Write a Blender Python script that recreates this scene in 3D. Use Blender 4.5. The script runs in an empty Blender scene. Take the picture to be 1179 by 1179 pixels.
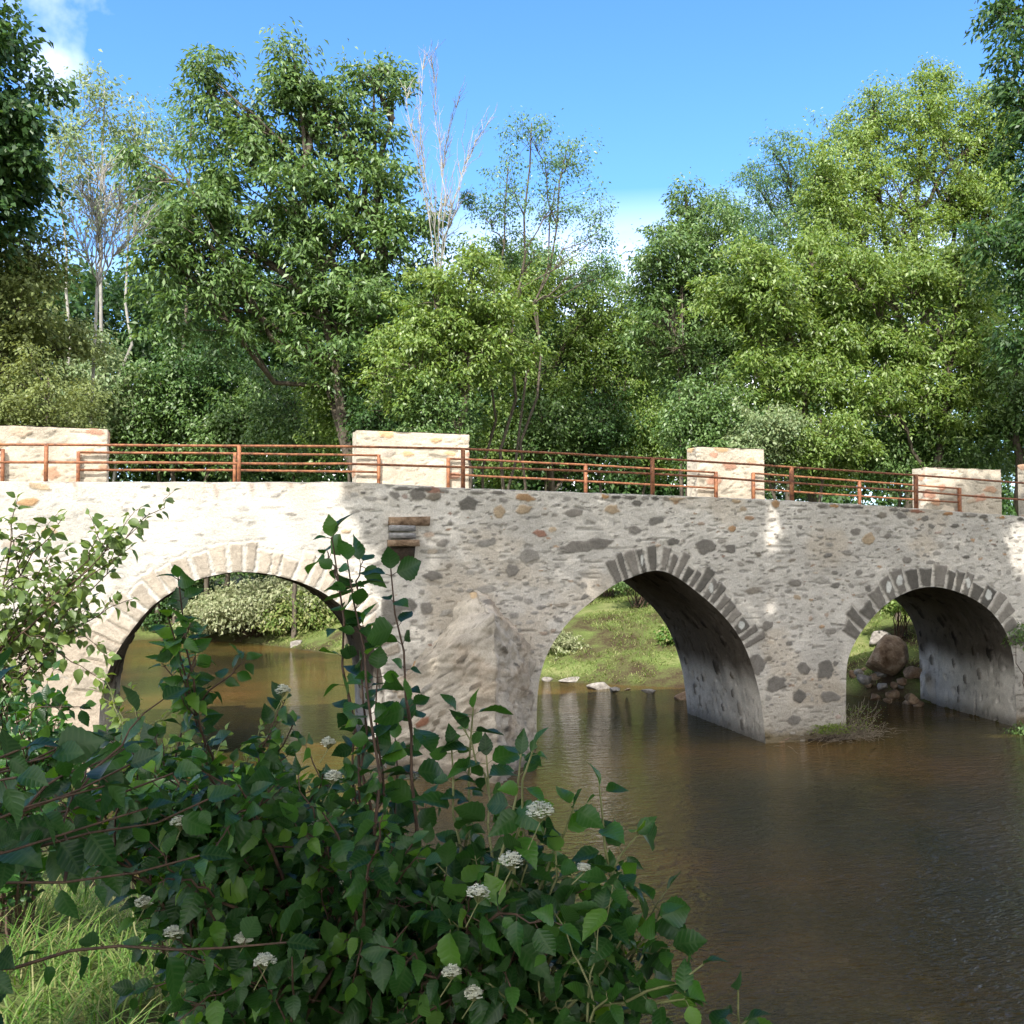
import bpy, math, random, time
_T0 = time.time()
import numpy as np
random.seed(7)
R = np.random.RandomState(11)
sc = bpy.context.scene
COL = sc.collection
PI = math.pi

# ------------------------------------------------------------------ camera model (metres, water surface at z = 0)
CAM_Z = 2.915
YAW, PITCH = math.radians(18.3), math.radians(2.45)
_f = np.array([math.sin(YAW)*math.cos(PITCH), math.cos(YAW)*math.cos(PITCH), math.sin(PITCH)])
_r = np.array([math.cos(YAW), -math.sin(YAW), 0.0])
_u = np.cross(_r, _f)
def ray(px, py):
    return _f + (px-589.5)/1179*_r + (589.5-py)/1179*_u
def at(px, py, Y):
    d = ray(px, py)
    return d/d[1]*Y + np.array([0, 0, CAM_Z])
def at_d(px, py, D):
    return ray(px, py)*D + np.array([0, 0, CAM_Z])

cam_d = bpy.data.cameras.new('camera'); cam = bpy.data.objects.new('camera', cam_d); COL.objects.link(cam)
cam.location = (0, 0, CAM_Z); cam.rotation_euler = (PI/2+PITCH, 0, -YAW)
cam_d.sensor_width = 36; cam_d.lens = 36; cam_d.clip_start = 0.05; cam_d.clip_end = 2000
sc.camera = cam

# ------------------------------------------------------------------ sun
SUN_EL, SUN_BACK, SUN_LEFT = math.radians(46), 0.87, 0.50
S = np.array([-SUN_LEFT*math.cos(SUN_EL), -SUN_BACK*math.cos(SUN_EL), math.sin(SUN_EL)]); S /= np.linalg.norm(S)
TANB = S[2]/-S[1]; TANX = S[0]/S[1]
def on_face(p):
    """where the sun ray through p meets the plane of the bridge face"""
    dy = 14 - p[..., 1]
    return p[..., 0] + TANX*dy, p[..., 2] - TANB*dy

# ------------------------------------------------------------------ numeric helpers
def hsh(i, j, seed):
    n = (i.astype(np.int64)*374761393 + j.astype(np.int64)*668265263 + seed*982451653) & 0xffffffff
    n = ((n ^ (n >> 13))*1274126177) & 0xffffffff
    n = ((n ^ (n >> 15))*2246822519) & 0xffffffff
    return ((n ^ (n >> 16)) & 0xffffff)/float(0xffffff)
def vn(x, y, seed=0):
    x = np.asarray(x, float); y = np.asarray(y, float)
    i = np.floor(x); j = np.floor(y); fx = x-i; fy = y-j
    fx = fx*fx*(3-2*fx); fy = fy*fy*(3-2*fy)
    a = hsh(i, j, seed); b = hsh(i+1, j, seed); c = hsh(i, j+1, seed); d = hsh(i+1, j+1, seed)
    return (a*(1-fx)+b*fx)*(1-fy) + (c*(1-fx)+d*fx)*fy
def fbm(x, y, seed=0, o=4):
    s = 0; a = .5
    for k in range(o):
        s = s + a*vn(x*2**k, y*2**k, seed+k*17); a *= .5
    return s
def sst(a, b, x):
    t = np.clip((x-a)/(b-a), 0, 1); return t*t*(3-2*t)
def spline(pts, n):
    P = np.asarray(pts, float); P = np.vstack([2*P[0]-P[1], P, 2*P[-1]-P[-2]])
    out = []
    for k in range(1, len(P)-2):
        t = np.linspace(0, 1, n, endpoint=False)[:, None]
        p0, p1, p2, p3 = P[k-1], P[k], P[k+1], P[k+2]
        out.append(.5*((2*p1)+(-p0+p2)*t+(2*p0-5*p1+4*p2-p3)*t**2+(-p0+3*p1-3*p2+p3)*t**3))
    out.append(P[-2][None]); return np.vstack(out)
def seg_dist(X, Y, poly):
    """distance to an open polyline, arclength of the nearest point, the point itself"""
    best = np.full(X.shape, 1e9); tt = np.zeros(X.shape); nx = np.zeros(X.shape); ny = np.zeros(X.shape); L = 0
    for k in range(len(poly)-1):
        a, b = poly[k], poly[k+1]; d = b-a; l = math.hypot(*d)
        if l < 1e-9: continue
        t = np.clip(((X-a[0])*d[0]+(Y-a[1])*d[1])/(l*l), 0, 1)
        qx = a[0]+t*d[0]; qy = a[1]+t*d[1]; ds = np.hypot(X-qx, Y-qy)
        m = ds < best
        best = np.where(m, ds, best); tt = np.where(m, L+t*l, tt); nx = np.where(m, qx, nx); ny = np.where(m, qy, ny)
        L += l
    return best, tt, nx, ny
def inside(X, Y, poly):
    c = np.zeros(X.shape, bool); n = len(poly)
    for k in range(n):
        a, b = poly[k], poly[(k+1) % n]
        m = ((a[1] > Y) != (b[1] > Y)) & (X < (b[0]-a[0])*(Y-a[1])/((b[1]-a[1]) or 1e-9)+a[0])
        c ^= m
    return c

# ------------------------------------------------------------------ object helpers
def tag(o, label=None, cat=None, group=None, kind=None):
    if label: o['label'] = label
    if cat: o['category'] = cat
    if group: o['group'] = group
    if kind: o['kind'] = kind
    return o
def empty(name, loc, label, cat, group=None):
    o = bpy.data.objects.new(name, None); COL.objects.link(o); o.location = tuple(float(v) for v in loc)
    o.empty_display_size = .2
    return tag(o, label, cat, group)
def link(name, me, mat, parent=None, smooth=False):
    o = bpy.data.objects.new(name, me); COL.objects.link(o)
    if mat: me.materials.append(mat)
    if smooth: me.polygons.foreach_set('use_smooth', np.ones(len(me.polygons), bool))
    if parent is not None:
        o.parent = parent
        o.matrix_parent_inverse.identity()
        off = parent.location if parent.type == 'EMPTY' else (parent.parent.location if parent.parent else (0, 0, 0))
        if parent.type == 'EMPTY':
            o.location = tuple(-v for v in parent.location)      # verts are in world coordinates
    return o
def mesh_np(name, V, F, col=None, uv=None):
    """V (n,3); F (m,k) int array, or list of such arrays"""
    me = bpy.data.meshes.new(name)
    V = np.ascontiguousarray(V, dtype=np.float32).reshape(-1, 3)
    Fs = F if isinstance(F, list) else [F]
    Fs = [np.asarray(f, dtype=np.int32) for f in Fs if len(f)]
    me.vertices.add(len(V)); me.vertices.foreach_set('co', V.ravel())
    nl = sum(f.size for f in Fs); nf = sum(len(f) for f in Fs)
    loops = np.concatenate([f.ravel() for f in Fs]); tot = np.concatenate([np.full(len(f), f.shape[1], np.int32) for f in Fs])
    st = np.concatenate([[0], np.cumsum(tot)[:-1]]).astype(np.int32)
    me.loops.add(nl); me.loops.foreach_set('vertex_index', loops)
    me.polygons.add(nf); me.polygons.foreach_set('loop_start', st)
    try: me.polygons.foreach_set('loop_total', tot)
    except Exception: pass
    if uv is not None:
        l = me.uv_layers.new(name='UVMap'); l.data.foreach_set('uv', np.asarray(uv, np.float32)[loops].ravel())
    if col is not None:
        a = me.color_attributes.new('Col', 'FLOAT_COLOR', 'POINT')
        c = np.ones((len(V), 4), np.float32); c[:, :3] = col; a.data.foreach_set('color', c.ravel())
    me.update(calc_edges=True); me.validate()
    return me
def grid_faces(nu, nv):
    i, j = np.meshgrid(np.arange(nu-1), np.arange(nv-1), indexing='ij'); a = (i*nv+j).ravel()
    return np.stack([a, a+nv, a+nv+1, a+1], 1)
class Tubes:
    def __init__(s, sides=5): s.V = []; s.F = []; s.n = 0; s.k = sides
    def add(s, pts, rad, sides=None):
        k = sides or s.k
        P = np.asarray(pts, float); n = len(P)
        if n < 2: return
        T = np.gradient(P, axis=0); T /= np.linalg.norm(T, axis=1)[:, None]+1e-9
        ref = np.array([0, 0, 1.0]) if abs(T[0][2]) < .9 else np.array([1.0, 0, 0])
        A = np.cross(T, ref); A /= np.linalg.norm(A, axis=1)[:, None]+1e-9; B = np.cross(T, A)
        r = np.broadcast_to(np.asarray(rad, float), (n,))
        th = np.arange(k)*2*PI/k
        ring = P[:, None]+r[:, None, None]*(np.cos(th)[None, :, None]*A[:, None]+np.sin(th)[None, :, None]*B[:, None])
        b = s.n; i, j = np.meshgrid(np.arange(n-1), np.arange(k), indexing='ij')
        a = b+i*k+j; c = b+i*k+(j+1) % k
        s.F.append(np.stack([a, c, c+k, a+k], -1).reshape(-1, 4)); s.V.append(ring.reshape(-1, 3)); s.n += n*k
        if k == 4 or k >= 6:
            for e in (0, n-1):
                base = b+e*k; idx = np.arange(k)
                for q in range(1, k-2, 2):
                    s.F.append(np.array([[base, base+q, base+q+1, base+q+2]]))
    def build(s, name, mat, parent=None, smooth=True):
        if not s.V: return None
        return link(name, mesh_np(name, np.vstack(s.V), np.vstack(s.F)), mat, parent, smooth)
class Boxes:
    def __init__(s): s.V = []; s.F = []; s.n = 0
    def add(s, lo, hi, jit=0):
        c = np.array([[x, y, z] for x in (lo[0], hi[0]) for y in (lo[1], hi[1]) for z in (lo[2], hi[2])], float)
        c += (R.rand(8, 3)-.5)*jit
        f = np.array([[0, 1, 3, 2], [4, 6, 7, 5], [0, 4, 5, 1], [2, 3, 7, 6], [0, 2, 6, 4], [1, 5, 7, 3]])
        s.V.append(c); s.F.append(f+s.n); s.n += 8
    def build(s, name, mat, parent=None):
        return link(name, mesh_np(name, np.vstack(s.V), np.vstack(s.F)), mat, parent)

# ------------------------------------------------------------------ materials
def new_mat(name):
    m = bpy.data.materials.new(name); m.use_nodes = True; nt = m.node_tree; nt.nodes.clear()
    return m, nt, lambda t, **k: mk(nt, t, **k), nt.links.new
def mk(nt, t, **k):
    n = nt.nodes.new(t)
    for a, b in k.items():
        if a in ('inp',):
            for q, v in b.items(): n.inputs[q].default_value = v
        else: setattr(n, a, b)
    return n
def ramp(n, stops):
    cr = n.color_ramp
    while len(cr.elements) > 1: cr.elements.remove(cr.elements[-1])
    cr.elements[0].position = stops[0][0]; cr.elements[0].color = (*stops[0][1], 1)
    for p, c in stops[1:]:
        e = cr.elements.new(p); e.color = (*c, 1)
def leaf_material(name, cols, trans=.35, rough=.42, spec=.5, veins=False):
    m, nt, N, L = new_mat(name)
    out = N('ShaderNodeOutputMaterial'); g = N('ShaderNodeNewGeometry'); rp = N('ShaderNodeValToRGB')
    ramp(rp, [(i/(len(cols)-1), c) for i, c in enumerate(cols)])
    L(g.outputs['Random Per Island'], rp.inputs[0])
    b = N('ShaderNodeBsdfPrincipled', inp={'Roughness': rough, 'Specular IOR Level': spec})
    t = N('ShaderNodeBsdfTranslucent'); mx = N('ShaderNodeMixShader', inp={0: trans})
    hs = N('ShaderNodeHueSaturation', inp={'Hue': .475, 'Saturation': 1.15, 'Value': 1.7}); L(rp.outputs[0], hs.inputs['Color'])
    if veins:
        uv = N('ShaderNodeUVMap'); sx = N('ShaderNodeSeparateXYZ'); L(uv.outputs[0], sx.inputs[0])
        ab = N('ShaderNodeMath', operation='ABSOLUTE'); L(sx.outputs[1], ab.inputs[0])
        a1 = N('ShaderNodeMath', operation='MULTIPLY_ADD', inp={1: -.35}); L(ab.outputs[0], a1.inputs[0]); L(sx.outputs[0], a1.inputs[2])
        a2 = N('ShaderNodeMath', operation='MULTIPLY', inp={1: 24}); L(a1.outputs[0], a2.inputs[0])
        sn = N('ShaderNodeMath', operation='SINE'); L(a2.outputs[0], sn.inputs[0])
        pw = N('ShaderNodeMath', operation='POWER', inp={1: 6}); ab2 = N('ShaderNodeMath', operation='ABSOLUTE'); L(sn.outputs[0], ab2.inputs[0]); L(ab2.outputs[0], pw.inputs[0])
        md = N('ShaderNodeMath', operation='LESS_THAN', inp={1: .045}); L(ab.outputs[0], md.inputs[0])
        mxv = N('ShaderNodeMath', operation='MAXIMUM'); L(pw.outputs[0], mxv.inputs[0]); L(md.outputs[0], mxv.inputs[1])
        bp = N('ShaderNodeBump', inp={'Strength': .22, 'Distance': .002}, invert=True); L(mxv.outputs[0], bp.inputs['Height']); L(bp.outputs[0], b.inputs['Normal'])
        lt = N('ShaderNodeMixRGB', blend_type='MIX', inp={2: (.16, .24, .09, 1)}); ml = N('ShaderNodeMath', operation='MULTIPLY', inp={1: .16})
        L(mxv.outputs[0], ml.inputs[0]); L(ml.outputs[0], lt.inputs[0]); L(rp.outputs[0], lt.inputs[1])
        bf = N('ShaderNodeMixRGB', inp={2: (.09, .15, .07, 1)}); bfm = N('ShaderNodeMath', operation='MULTIPLY', inp={1: .3}); L(g.outputs['Backfacing'], bfm.inputs[0]); L(bfm.outputs[0], bf.inputs[0])
        L(lt.outputs[0], bf.inputs[1]); L(bf.outputs[0], b.inputs['Base Color'])
    else:
        L(rp.outputs[0], b.inputs['Base Color'])
    L(hs.outputs[0], t.inputs[0]); L(b.outputs[0], mx.inputs[1]); L(t.outputs[0], mx.inputs[2]); L(mx.outputs[0], out.inputs[0])
    return m
def noise_mat(name, stops, scale=8, rough=.85, bump=.4, dist=.01, stretch=(1, 1, 1), detail=6, spec=.3):
    m, nt, N, L = new_mat(name)
    out = N('ShaderNodeOutputMaterial'); b = N('ShaderNodeBsdfPrincipled', inp={'Roughness': rough, 'Specular IOR Level': spec})
    tc = N('ShaderNodeNewGeometry'); mp = N('ShaderNodeMapping', inp={'Scale': stretch}); L(tc.outputs['Position'], mp.inputs[0])
    nz = N('ShaderNodeTexNoise', inp={'Scale': scale, 'Detail': detail, 'Roughness': .65}); L(mp.outputs[0], nz.inputs['Vector'])
    rp = N('ShaderNodeValToRGB'); ramp(rp, stops); L(nz.outputs[0], rp.inputs[0]); L(rp.outputs[0], b.inputs['Base Color'])
    bp = N('ShaderNodeBump', inp={'Strength': bump, 'Distance': dist}); nz2 = N('ShaderNodeTexNoise', inp={'Scale': scale*4, 'Detail': 5}); L(mp.outputs[0], nz2.inputs['Vector'])
    L(nz2.outputs[0], bp.inputs['Height']); L(bp.outputs[0], b.inputs['Normal']); L(b.outputs[0], out.inputs[0])
    return m
def masonry_mat():
    m, nt, N, L = new_mat('lime_masonry')
    out = N('ShaderNodeOutputMaterial'); b = N('ShaderNodeBsdfPrincipled', inp={'Roughness': .92, 'Specular IOR Level': .15})
    at_ = N('ShaderNodeAttribute', attribute_name='Col'); g = N('ShaderNodeNewGeometry')
    n1 = N('ShaderNodeTexNoise', inp={'Scale': 38, 'Detail': 6, 'Roughness': .7}); n2 = N('ShaderNodeTexNoise', inp={'Scale': 150, 'Detail': 3})
    L(g.outputs['Position'], n1.inputs['Vector']); L(g.outputs['Position'], n2.inputs['Vector'])
    mr = N('ShaderNodeMapRange', inp={1: .3, 2: .7, 3: .78, 4: 1.16}); L(n1.outputs[0], mr.inputs[0])
    mr2 = N('ShaderNodeMapRange', inp={1: .3, 2: .7, 3: .86, 4: 1.1}); L(n2.outputs[0], mr2.inputs[0])
    mu = N('ShaderNodeMath', operation='MULTIPLY'); L(mr.outputs[0], mu.inputs[0]); L(mr2.outputs[0], mu.inputs[1])
    vm = N('ShaderNodeVectorMath', operation='SCALE'); L(at_.outputs['Color'], vm.inputs[0]); L(mu.outputs[0], vm.inputs['Scale'])
    L(vm.outputs[0], b.inputs['Base Color'])
    ad = N('ShaderNodeMath', operation='MULTIPLY_ADD', inp={1: .5}); L(n2.outputs[0], ad.inputs[0]); L(n1.outputs[0], ad.inputs[2])
    bp = N('ShaderNodeBump', inp={'Strength': .85, 'Distance': .017}); L(ad.outputs[0], bp.inputs['Height']); L(bp.outputs[0], b.inputs['Normal'])
    L(b.outputs[0], out.inputs[0]); return m
def water_mat():
    m, nt, N, L = new_mat('river_water')
    out = N('ShaderNodeOutputMaterial'); b = N('ShaderNodeBsdfPrincipled', inp={'Roughness': .02, 'IOR': 1.33, 'Specular IOR Level': .5})
    g = N('ShaderNodeNewGeometry')
    n0 = N('ShaderNodeTexNoise', inp={'Scale': .35, 'Detail': 3}); L(g.outputs['Position'], n0.inputs['Vector'])
    rp = N('ShaderNodeValToRGB'); ramp(rp, [(.35, (.040, .036, .009)), (.52, (.066, .046, .012)), (.7, (.105, .058, .015))]); L(n0.outputs[0], rp.inputs[0])
    L(rp.outputs[0], b.inputs['Base Color'])
    rot = N('ShaderNodeMapping', inp={'Rotation': (0, 0, math.radians(18)), 'Scale': (3.2, 7.5, 1)}); L(g.outputs['Position'], rot.inputs[0])
    a = N('ShaderNodeTexNoise', inp={'Scale': 1.0, 'Detail': 4, 'Roughness': .55, 'Distortion': .4}); L(rot.outputs[0], a.inputs['Vector'])
    rot2 = N('ShaderNodeMapping', inp={'Rotation': (0, 0, math.radians(8)), 'Scale': (11, 24, 1)}); L(g.outputs['Position'], rot2.inputs[0])
    c = N('ShaderNodeTexNoise', inp={'Scale': 1.0, 'Detail': 3, 'Distortion': .3}); L(rot2.outputs[0], c.inputs['Vector'])
    # calmer and livelier patches
    n3 = N('ShaderNodeTexNoise', inp={'Scale': .28, 'Detail': 2}); L(g.outputs['Position'], n3.inputs['Vector'])
    mr = N('ShaderNodeMapRange', inp={1: .35, 2: .65, 3: .35, 4: 1.0}); L(n3.outputs[0], mr.inputs[0])
    m1 = N('ShaderNodeMath', operation='MULTIPLY_ADD', inp={1: .55}); L(c.outputs[0], m1.inputs[0]); L(a.outputs[0], m1.inputs[2])
    m2 = N('ShaderNodeMath', operation='MULTIPLY'); L(m1.outputs[0], m2.inputs[0]); L(mr.outputs[0], m2.inputs[1])
    bp = N('ShaderNodeBump', inp={'Strength': 1.0, 'Distance': .15}); L(m2.outputs[0], bp.inputs['Height']); L(bp.outputs[0], b.inputs['Normal'])
    L(b.outputs[0], out.inputs[0]); return m
def rust_mat():
    return noise_mat('rusty_paint', [(.32, (.08, .032, .020)), (.5, (.23, .090, .042)), (.7, (.36, .165, .075))], scale=14, rough=.6, bump=.25, dist=.004)

M_STONE = masonry_mat(); M_WATER = water_mat(); M_RUST = rust_mat()
M_BARK = noise_mat('bark', [(.3, (.045, .035, .025)), (.6, (.12, .10, .075))], 10, .9, .6, .01, (1, 1, .3))
M_PALE = noise_mat('pale_bark', [(.3, (.17, .16, .14)), (.6, (.34, .325, .29))], 12, .9, .4, .01, (1, 1, .3))
M_TWIG = noise_mat('dark_twig', [(.3, (.035, .022, .015)), (.65, (.10, .06, .04))], 30, .7, .3, .003)
M_STEMG = noise_mat('green_stem', [(.3, (.10, .12, .04)), (.65, (.20, .20, .09))], 30, .6, .2, .003)
M_ROCK = noise_mat('grey_rock', [(.3, (.10, .09, .08)), (.5, (.22, .20, .18)), (.7, (.36, .34, .30))], 9, .9, .8, .02)
M_TAN = noise_mat('tan_rock', [(.3, (.10, .06, .035)), (.5, (.25, .17, .11)), (.7, (.42, .33, .24))], 6, .9, 1.0, .03)
M_MUD_SHADOW = noise_mat('mud_and_shadow', [(.3, (.02, .015, .01)), (.7, (.07, .05, .035))], 16, .8, .8, .02)  # islet mud, and the painted shadow under the spout ledge
M_STRAW = noise_mat('dead_twigs', [(.3, (.10, .08, .06)), (.7, (.30, .25, .18))], 20, .8, .2, .003)
M_IRON = noise_mat('weathered_slab', [(.3, (.10, .10, .10)), (.7, (.34, .33, .33))], 18, .8, .5, .008, (1, 1, 3))
def G(r, g, b): return (r, g, b)
LEAF = {
 'ash':    leaf_material('ash_leaves',    [G(.042, .092, .024), G(.075, .145, .036), G(.120, .205, .055), G(.18, .27, .10)], .30, .42, .5),
 'dark':   leaf_material('dark_leaves',   [G(.030, .075, .022), G(.050, .110, .030), G(.080, .155, .040)], .30, .45, .42),
 'bright': leaf_material('bright_leaves', [G(.080, .150, .028), G(.130, .215, .042), G(.190, .280, .066), G(.26, .34, .12)], .36, .42, .5),
 'olive':  leaf_material('olive_leaves',  [G(0.119, 0.154, 0.045), G(0.168, 0.210, 0.063), G(0.224, 0.266, 0.098)], .34, .5, .4),
 'blue':   leaf_material('bluish_leaves', [G(0.072, 0.152, 0.072), G(0.112, 0.208, 0.088), G(0.160, 0.272, 0.112)], .32, .4, .5),
 'pale':   leaf_material('pale_leaves',   [G(0.130, 0.208, 0.091), G(0.195, 0.260, 0.117), G(0.260, 0.312, 0.156)], .34, .45, .5),
 'bush':   leaf_material('dogwood_leaves',[G(.008, .036, .008), G(.012, .052, .010), G(.022, .078, .012), G(.015, .058, .014), G(.034, .110, .016), G(.018, .066, .014), G(.050, .150, .020), G(.10, .21, .026)], .40, .34, .36, True),
 'hazel':  leaf_material('hazel_leaves',  [G(.008, .036, .010), G(.014, .055, .014), G(.030, .095, .018)], .36, .40, .32, True),
 'elm':    leaf_material('elm_leaves',    [G(.07, .12, .03), G(.11, .17, .04), G(.16, .23, .05)], .40, .42, .5, True),
 'lime':   leaf_material('creeper_leaves',[G(.12, .20, .035), G(.18, .26, .05), G(.24, .30, .08)], .42, .42, .5, True),
 'grass':  leaf_material('grass_blades',  [G(.055, .14, .022), G(.085, .19, .032), G(.13, .23, .045), G(.20, .27, .08), G(.30, .28, .13)], .38, .5, .3),
 'field':  leaf_material('bank_grass',    [G(.10, .165, .035), G(.14, .215, .05), G(.22, .265, .08), G(.34, .34, .16)], .32, .6, .25),
 'weed':   leaf_material('grey_green_leaves', [G(.16, .20, .09), G(.26, .29, .15), G(.38, .39, .24)], .30, .5, .4),
}
def flower_mat():
    m, nt, N, L = new_mat('cream_petals')
    out = N('ShaderNodeOutputMaterial'); b = N('ShaderNodeBsdfPrincipled', inp={'Roughness': .6, 'Base Color': (.78, .78, .66, 1)})
    t = N('ShaderNodeBsdfTranslucent', inp={0: (.8, .8, .65, 1)}); mx = N('ShaderNodeMixShader', inp={0: .3})
    L(b.outputs[0], mx.inputs[1]); L(t.outputs[0], mx.inputs[2]); L(mx.outputs[0], out.inputs[0]); return m
M_FLOWER = flower_mat()

# ------------------------------------------------------------------ leaf templates: (u along, v across, h up), faces by size
T_QUAD = (np.array([[0, 0, 0], [.45, -.5, .12], [1, 0, -.08], [.45, .5, .12]]), [np.array([[0, 1, 2, 3]])])
def t_leaf():
    us = np.linspace(0, 1, 15); w0 = np.interp(us, [0, .10, .26, .45, .64, .82, 1], [0, .26, .46, .50, .38, .19, 0])
    st = [(float(u), float(w*(1+(.07 if i % 2 else -.05)))) for i, (u, w) in enumerate(zip(us, w0))]      # toothed margin
    v = []; droop = lambda u: -.22*u*u
    for u, w in st:
        for q in (-1, 0, 1):
            if w < 1e-6 and q != 0: continue
            v.append((u, q*w, droop(u)+.22*abs(q*w)))
    idx = []; k = 0
    for u, w in st:
        if w < 1e-6: idx.append((k, k, k)); k += 1
        else: idx.append((k, k+1, k+2)); k += 3
    q4 = []; q3 = []
    for a, b in zip(idx[:-1], idx[1:]):
        for s in (0, 1):
            f = [a[s], b[s], b[s+1], a[s+1]]; f2 = []
            for x in f:
                if x not in f2: f2.append(x)
            (q4 if len(f2) == 4 else q3).append(f2)
    return (np.array(v), [np.array(q4), np.array(q3)])
T_LEAF = t_leaf()
T_BLADE = (np.array([[0, -.5, 0], [0, .5, 0], [.5, -.4, -.10], [.5, .4, -.10], [.8, -.22, -.30], [.8, .22, -.30], [1, 0, -.55]]),
           [np.array([[0, 2, 3, 1], [2, 4, 5, 3]]), np.array([[4, 6, 5]])])
def unit(a): return a/(np.linalg.norm(a, axis=-1, keepdims=True)+1e-9)
def leaves(name, C, A, Nn, Ls, Ws, mat, parent=None, tpl=T_QUAD, smooth=False):
    C = np.asarray(C, float); A = unit(np.asarray(A, float)); Nn = np.asarray(Nn, float)
    Sd = unit(np.cross(A, Nn)); Nn = np.cross(Sd, A)
    Nn = np.where(Nn[:, 2:3] < 0, -Nn, Nn); Sd = np.cross(Nn, A)
    tv, tf = tpl; n = len(C); k = len(tv)
    Ls = np.broadcast_to(Ls, (n,))[:, None, None]; Ws = np.broadcast_to(Ws, (n,))[:, None, None]
    V = C[:, None]+tv[None, :, 0:1]*Ls*A[:, None]+tv[None, :, 1:2]*Ws*Sd[:, None]+tv[None, :, 2:3]*Ls*Nn[:, None]
    if tpl is T_LEAF:        # every leaf bends, twists and ruffles a little differently
        cu, tw, ph, ed = (R.uniform(-.35, .30, n)[:, None, None], R.normal(0, .35, n)[:, None, None], R.uniform(0, 6, n)[:, None, None], R.uniform(0, .10, n)[:, None, None])
        u_, v_ = tv[None, :, 0:1], tv[None, :, 1:2]
        V = V+Nn[:, None]*Ls*(cu*u_*u_+tw*u_*v_+ed*np.abs(v_)*np.sin(u_*9+ph))+Sd[:, None]*Ls*.10*np.sin(ph)*u_*u_
    off = (np.arange(n)*k)[:, None, None]
    F = [(f[None]+off).reshape(-1, f.shape[1]) for f in tf]
    uv = np.tile(tv[:, :2], (n, 1)) if tpl is T_LEAF else None
    return link(name, mesh_np(name, V.reshape(-1, 3), F, uv=uv), mat, parent, smooth)

# ------------------------------------------------------------------ the river and the ground
RIVER = np.array([(-3, 37), (-3.5, 30), (-3, 24), (-1.4, 17.4), (-1.0, 14), (-.8, 12), (-.2, 9.5), (.7, 7.2), (1.7, 5.5), (3.2, 4.1), (6, 2.8), (12, .5), (25, -6),
                  (40, -14), (60, -8), (30, 5), (20, 10.5), (14.8, 13.7), (13.72, 14), (14.4, 17.2), (13.6, 18.6), (11.3, 20.0), (9.3, 21.6), (7.8, 23.0), (5.6, 28), (3.6, 33), (2.2, 36), (-.5, 38)], float)
def ground_z(X, Y):
    X = np.asarray(X, float); Y = np.asarray(Y, float)
    loop = np.vstack([RIVER, RIVER[:1]])
    d, _, _, _ = seg_dist(X, Y, loop); ins = inside(X, Y, RIVER); d = np.where(ins, -d, d)
    near = sst(16.0, 13.5, Y)
    land_near = 1.32*(1-np.exp(-np.maximum(d, 0)*.62))
    land_far = 2.6*(1-np.exp(-np.maximum(d, 0)*.17))+.05
    land_left = 1.6*(1-np.exp(-np.maximum(d, 0)*.4))
    far = land_far*sst(2, 5, X)+land_left*(1-sst(2, 5, X))
    z = np.where(d > 0, near*land_near+(1-near)*far, np.maximum(d*.45, -.7))
    # abutment earth at both ends of the bridge
    deck = 3.55
    for sgn, x0 in ((-1, -3.0), (1, 15.5)):
        t = sst(0, 4.0, sgn*(X-x0))*sst(4.2, 0.2, np.abs(Y-15.5)-1.6)
        z = np.where(d > 0, z+(deck-z)*t*.97, z)
    z = z+np.where(d > .2, (fbm(X*.9, Y*.9, 5)-.45)*.22, 0)
    z = z+.34*np.exp(-(((X-14.5)/.95)**2+((Y-18.3)/.85)**2))
    return z
def gz(x, y): return float(ground_z(np.array([x]), np.array([y]))[0])
def axis(a, b, s, far):
    fine = np.arange(a, b+1e-6, s); g = []; st = s; p = b
    while p < far: st *= 1.35; p += st; g.append(p)
    h = []; st = s; p = a
    while p > -far: st *= 1.35; p -= st; h.append(p)
    return np.array(h[::-1]+list(fine)+g)
gx_, gy_ = axis(-9, 26, .16, 320), axis(-3, 46, .16, 320)
GX, GY = np.meshgrid(gx_, gy_, indexing='ij')
GZ = ground_z(GX, GY)
def ground_mat():
    m, nt, N, L = new_mat('earth_and_turf')
    out = N('ShaderNodeOutputMaterial'); b = N('ShaderNodeBsdfPrincipled', inp={'Roughness': .95, 'Specular IOR Level': .1})
    g = N('ShaderNodeNewGeometry')
    n1 = N('ShaderNodeTexNoise', inp={'Scale': .9, 'Detail': 5, 'Roughness': .6}); n2 = N('ShaderNodeTexNoise', inp={'Scale': 22, 'Detail': 6, 'Roughness': .7})
    L(g.outputs['Position'], n1.inputs['Vector']); L(g.outputs['Position'], n2.inputs['Vector'])
    ad = N('ShaderNodeMath', operation='MULTIPLY_ADD', inp={1: .5}); L(n2.outputs[0], ad.inputs[0]); L(n1.outputs[0], ad.inputs[2])
    rp = N('ShaderNodeValToRGB'); ramp(rp, [(.6, (.060, .042, .026)), (.70, (.10, .10, .042)), (.80, (.12, .165, .045)), (.95, (.23, .24, .10))]); L(ad.outputs[0], rp.inputs[0])
    sx = N('ShaderNodeSeparateXYZ'); L(g.outputs['Position'], sx.inputs[0])
    wet = N('ShaderNodeMapRange', inp={1: -.1, 2: .2}); L(sx.outputs[2], wet.inputs[0])
    mx = N('ShaderNodeMixRGB', inp={1: (.05, .035, .02, 1)}); L(wet.outputs[0], mx.inputs[0]); L(rp.outputs[0], mx.inputs[2])
    L(mx.outputs[0], b.inputs['Base Color'])
    bp = N('ShaderNodeBump', inp={'Strength': 1, 'Distance': .05}); L(n2.outputs[0], bp.inputs['Height']); L(bp.outputs[0], b.inputs['Normal'])
    L(b.outputs[0], out.inputs[0]); return m
o = link('ground', mesh_np('ground', np.stack([GX, GY, GZ], -1), grid_faces(len(gx_), len(gy_))), ground_mat(), None, True)
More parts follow.
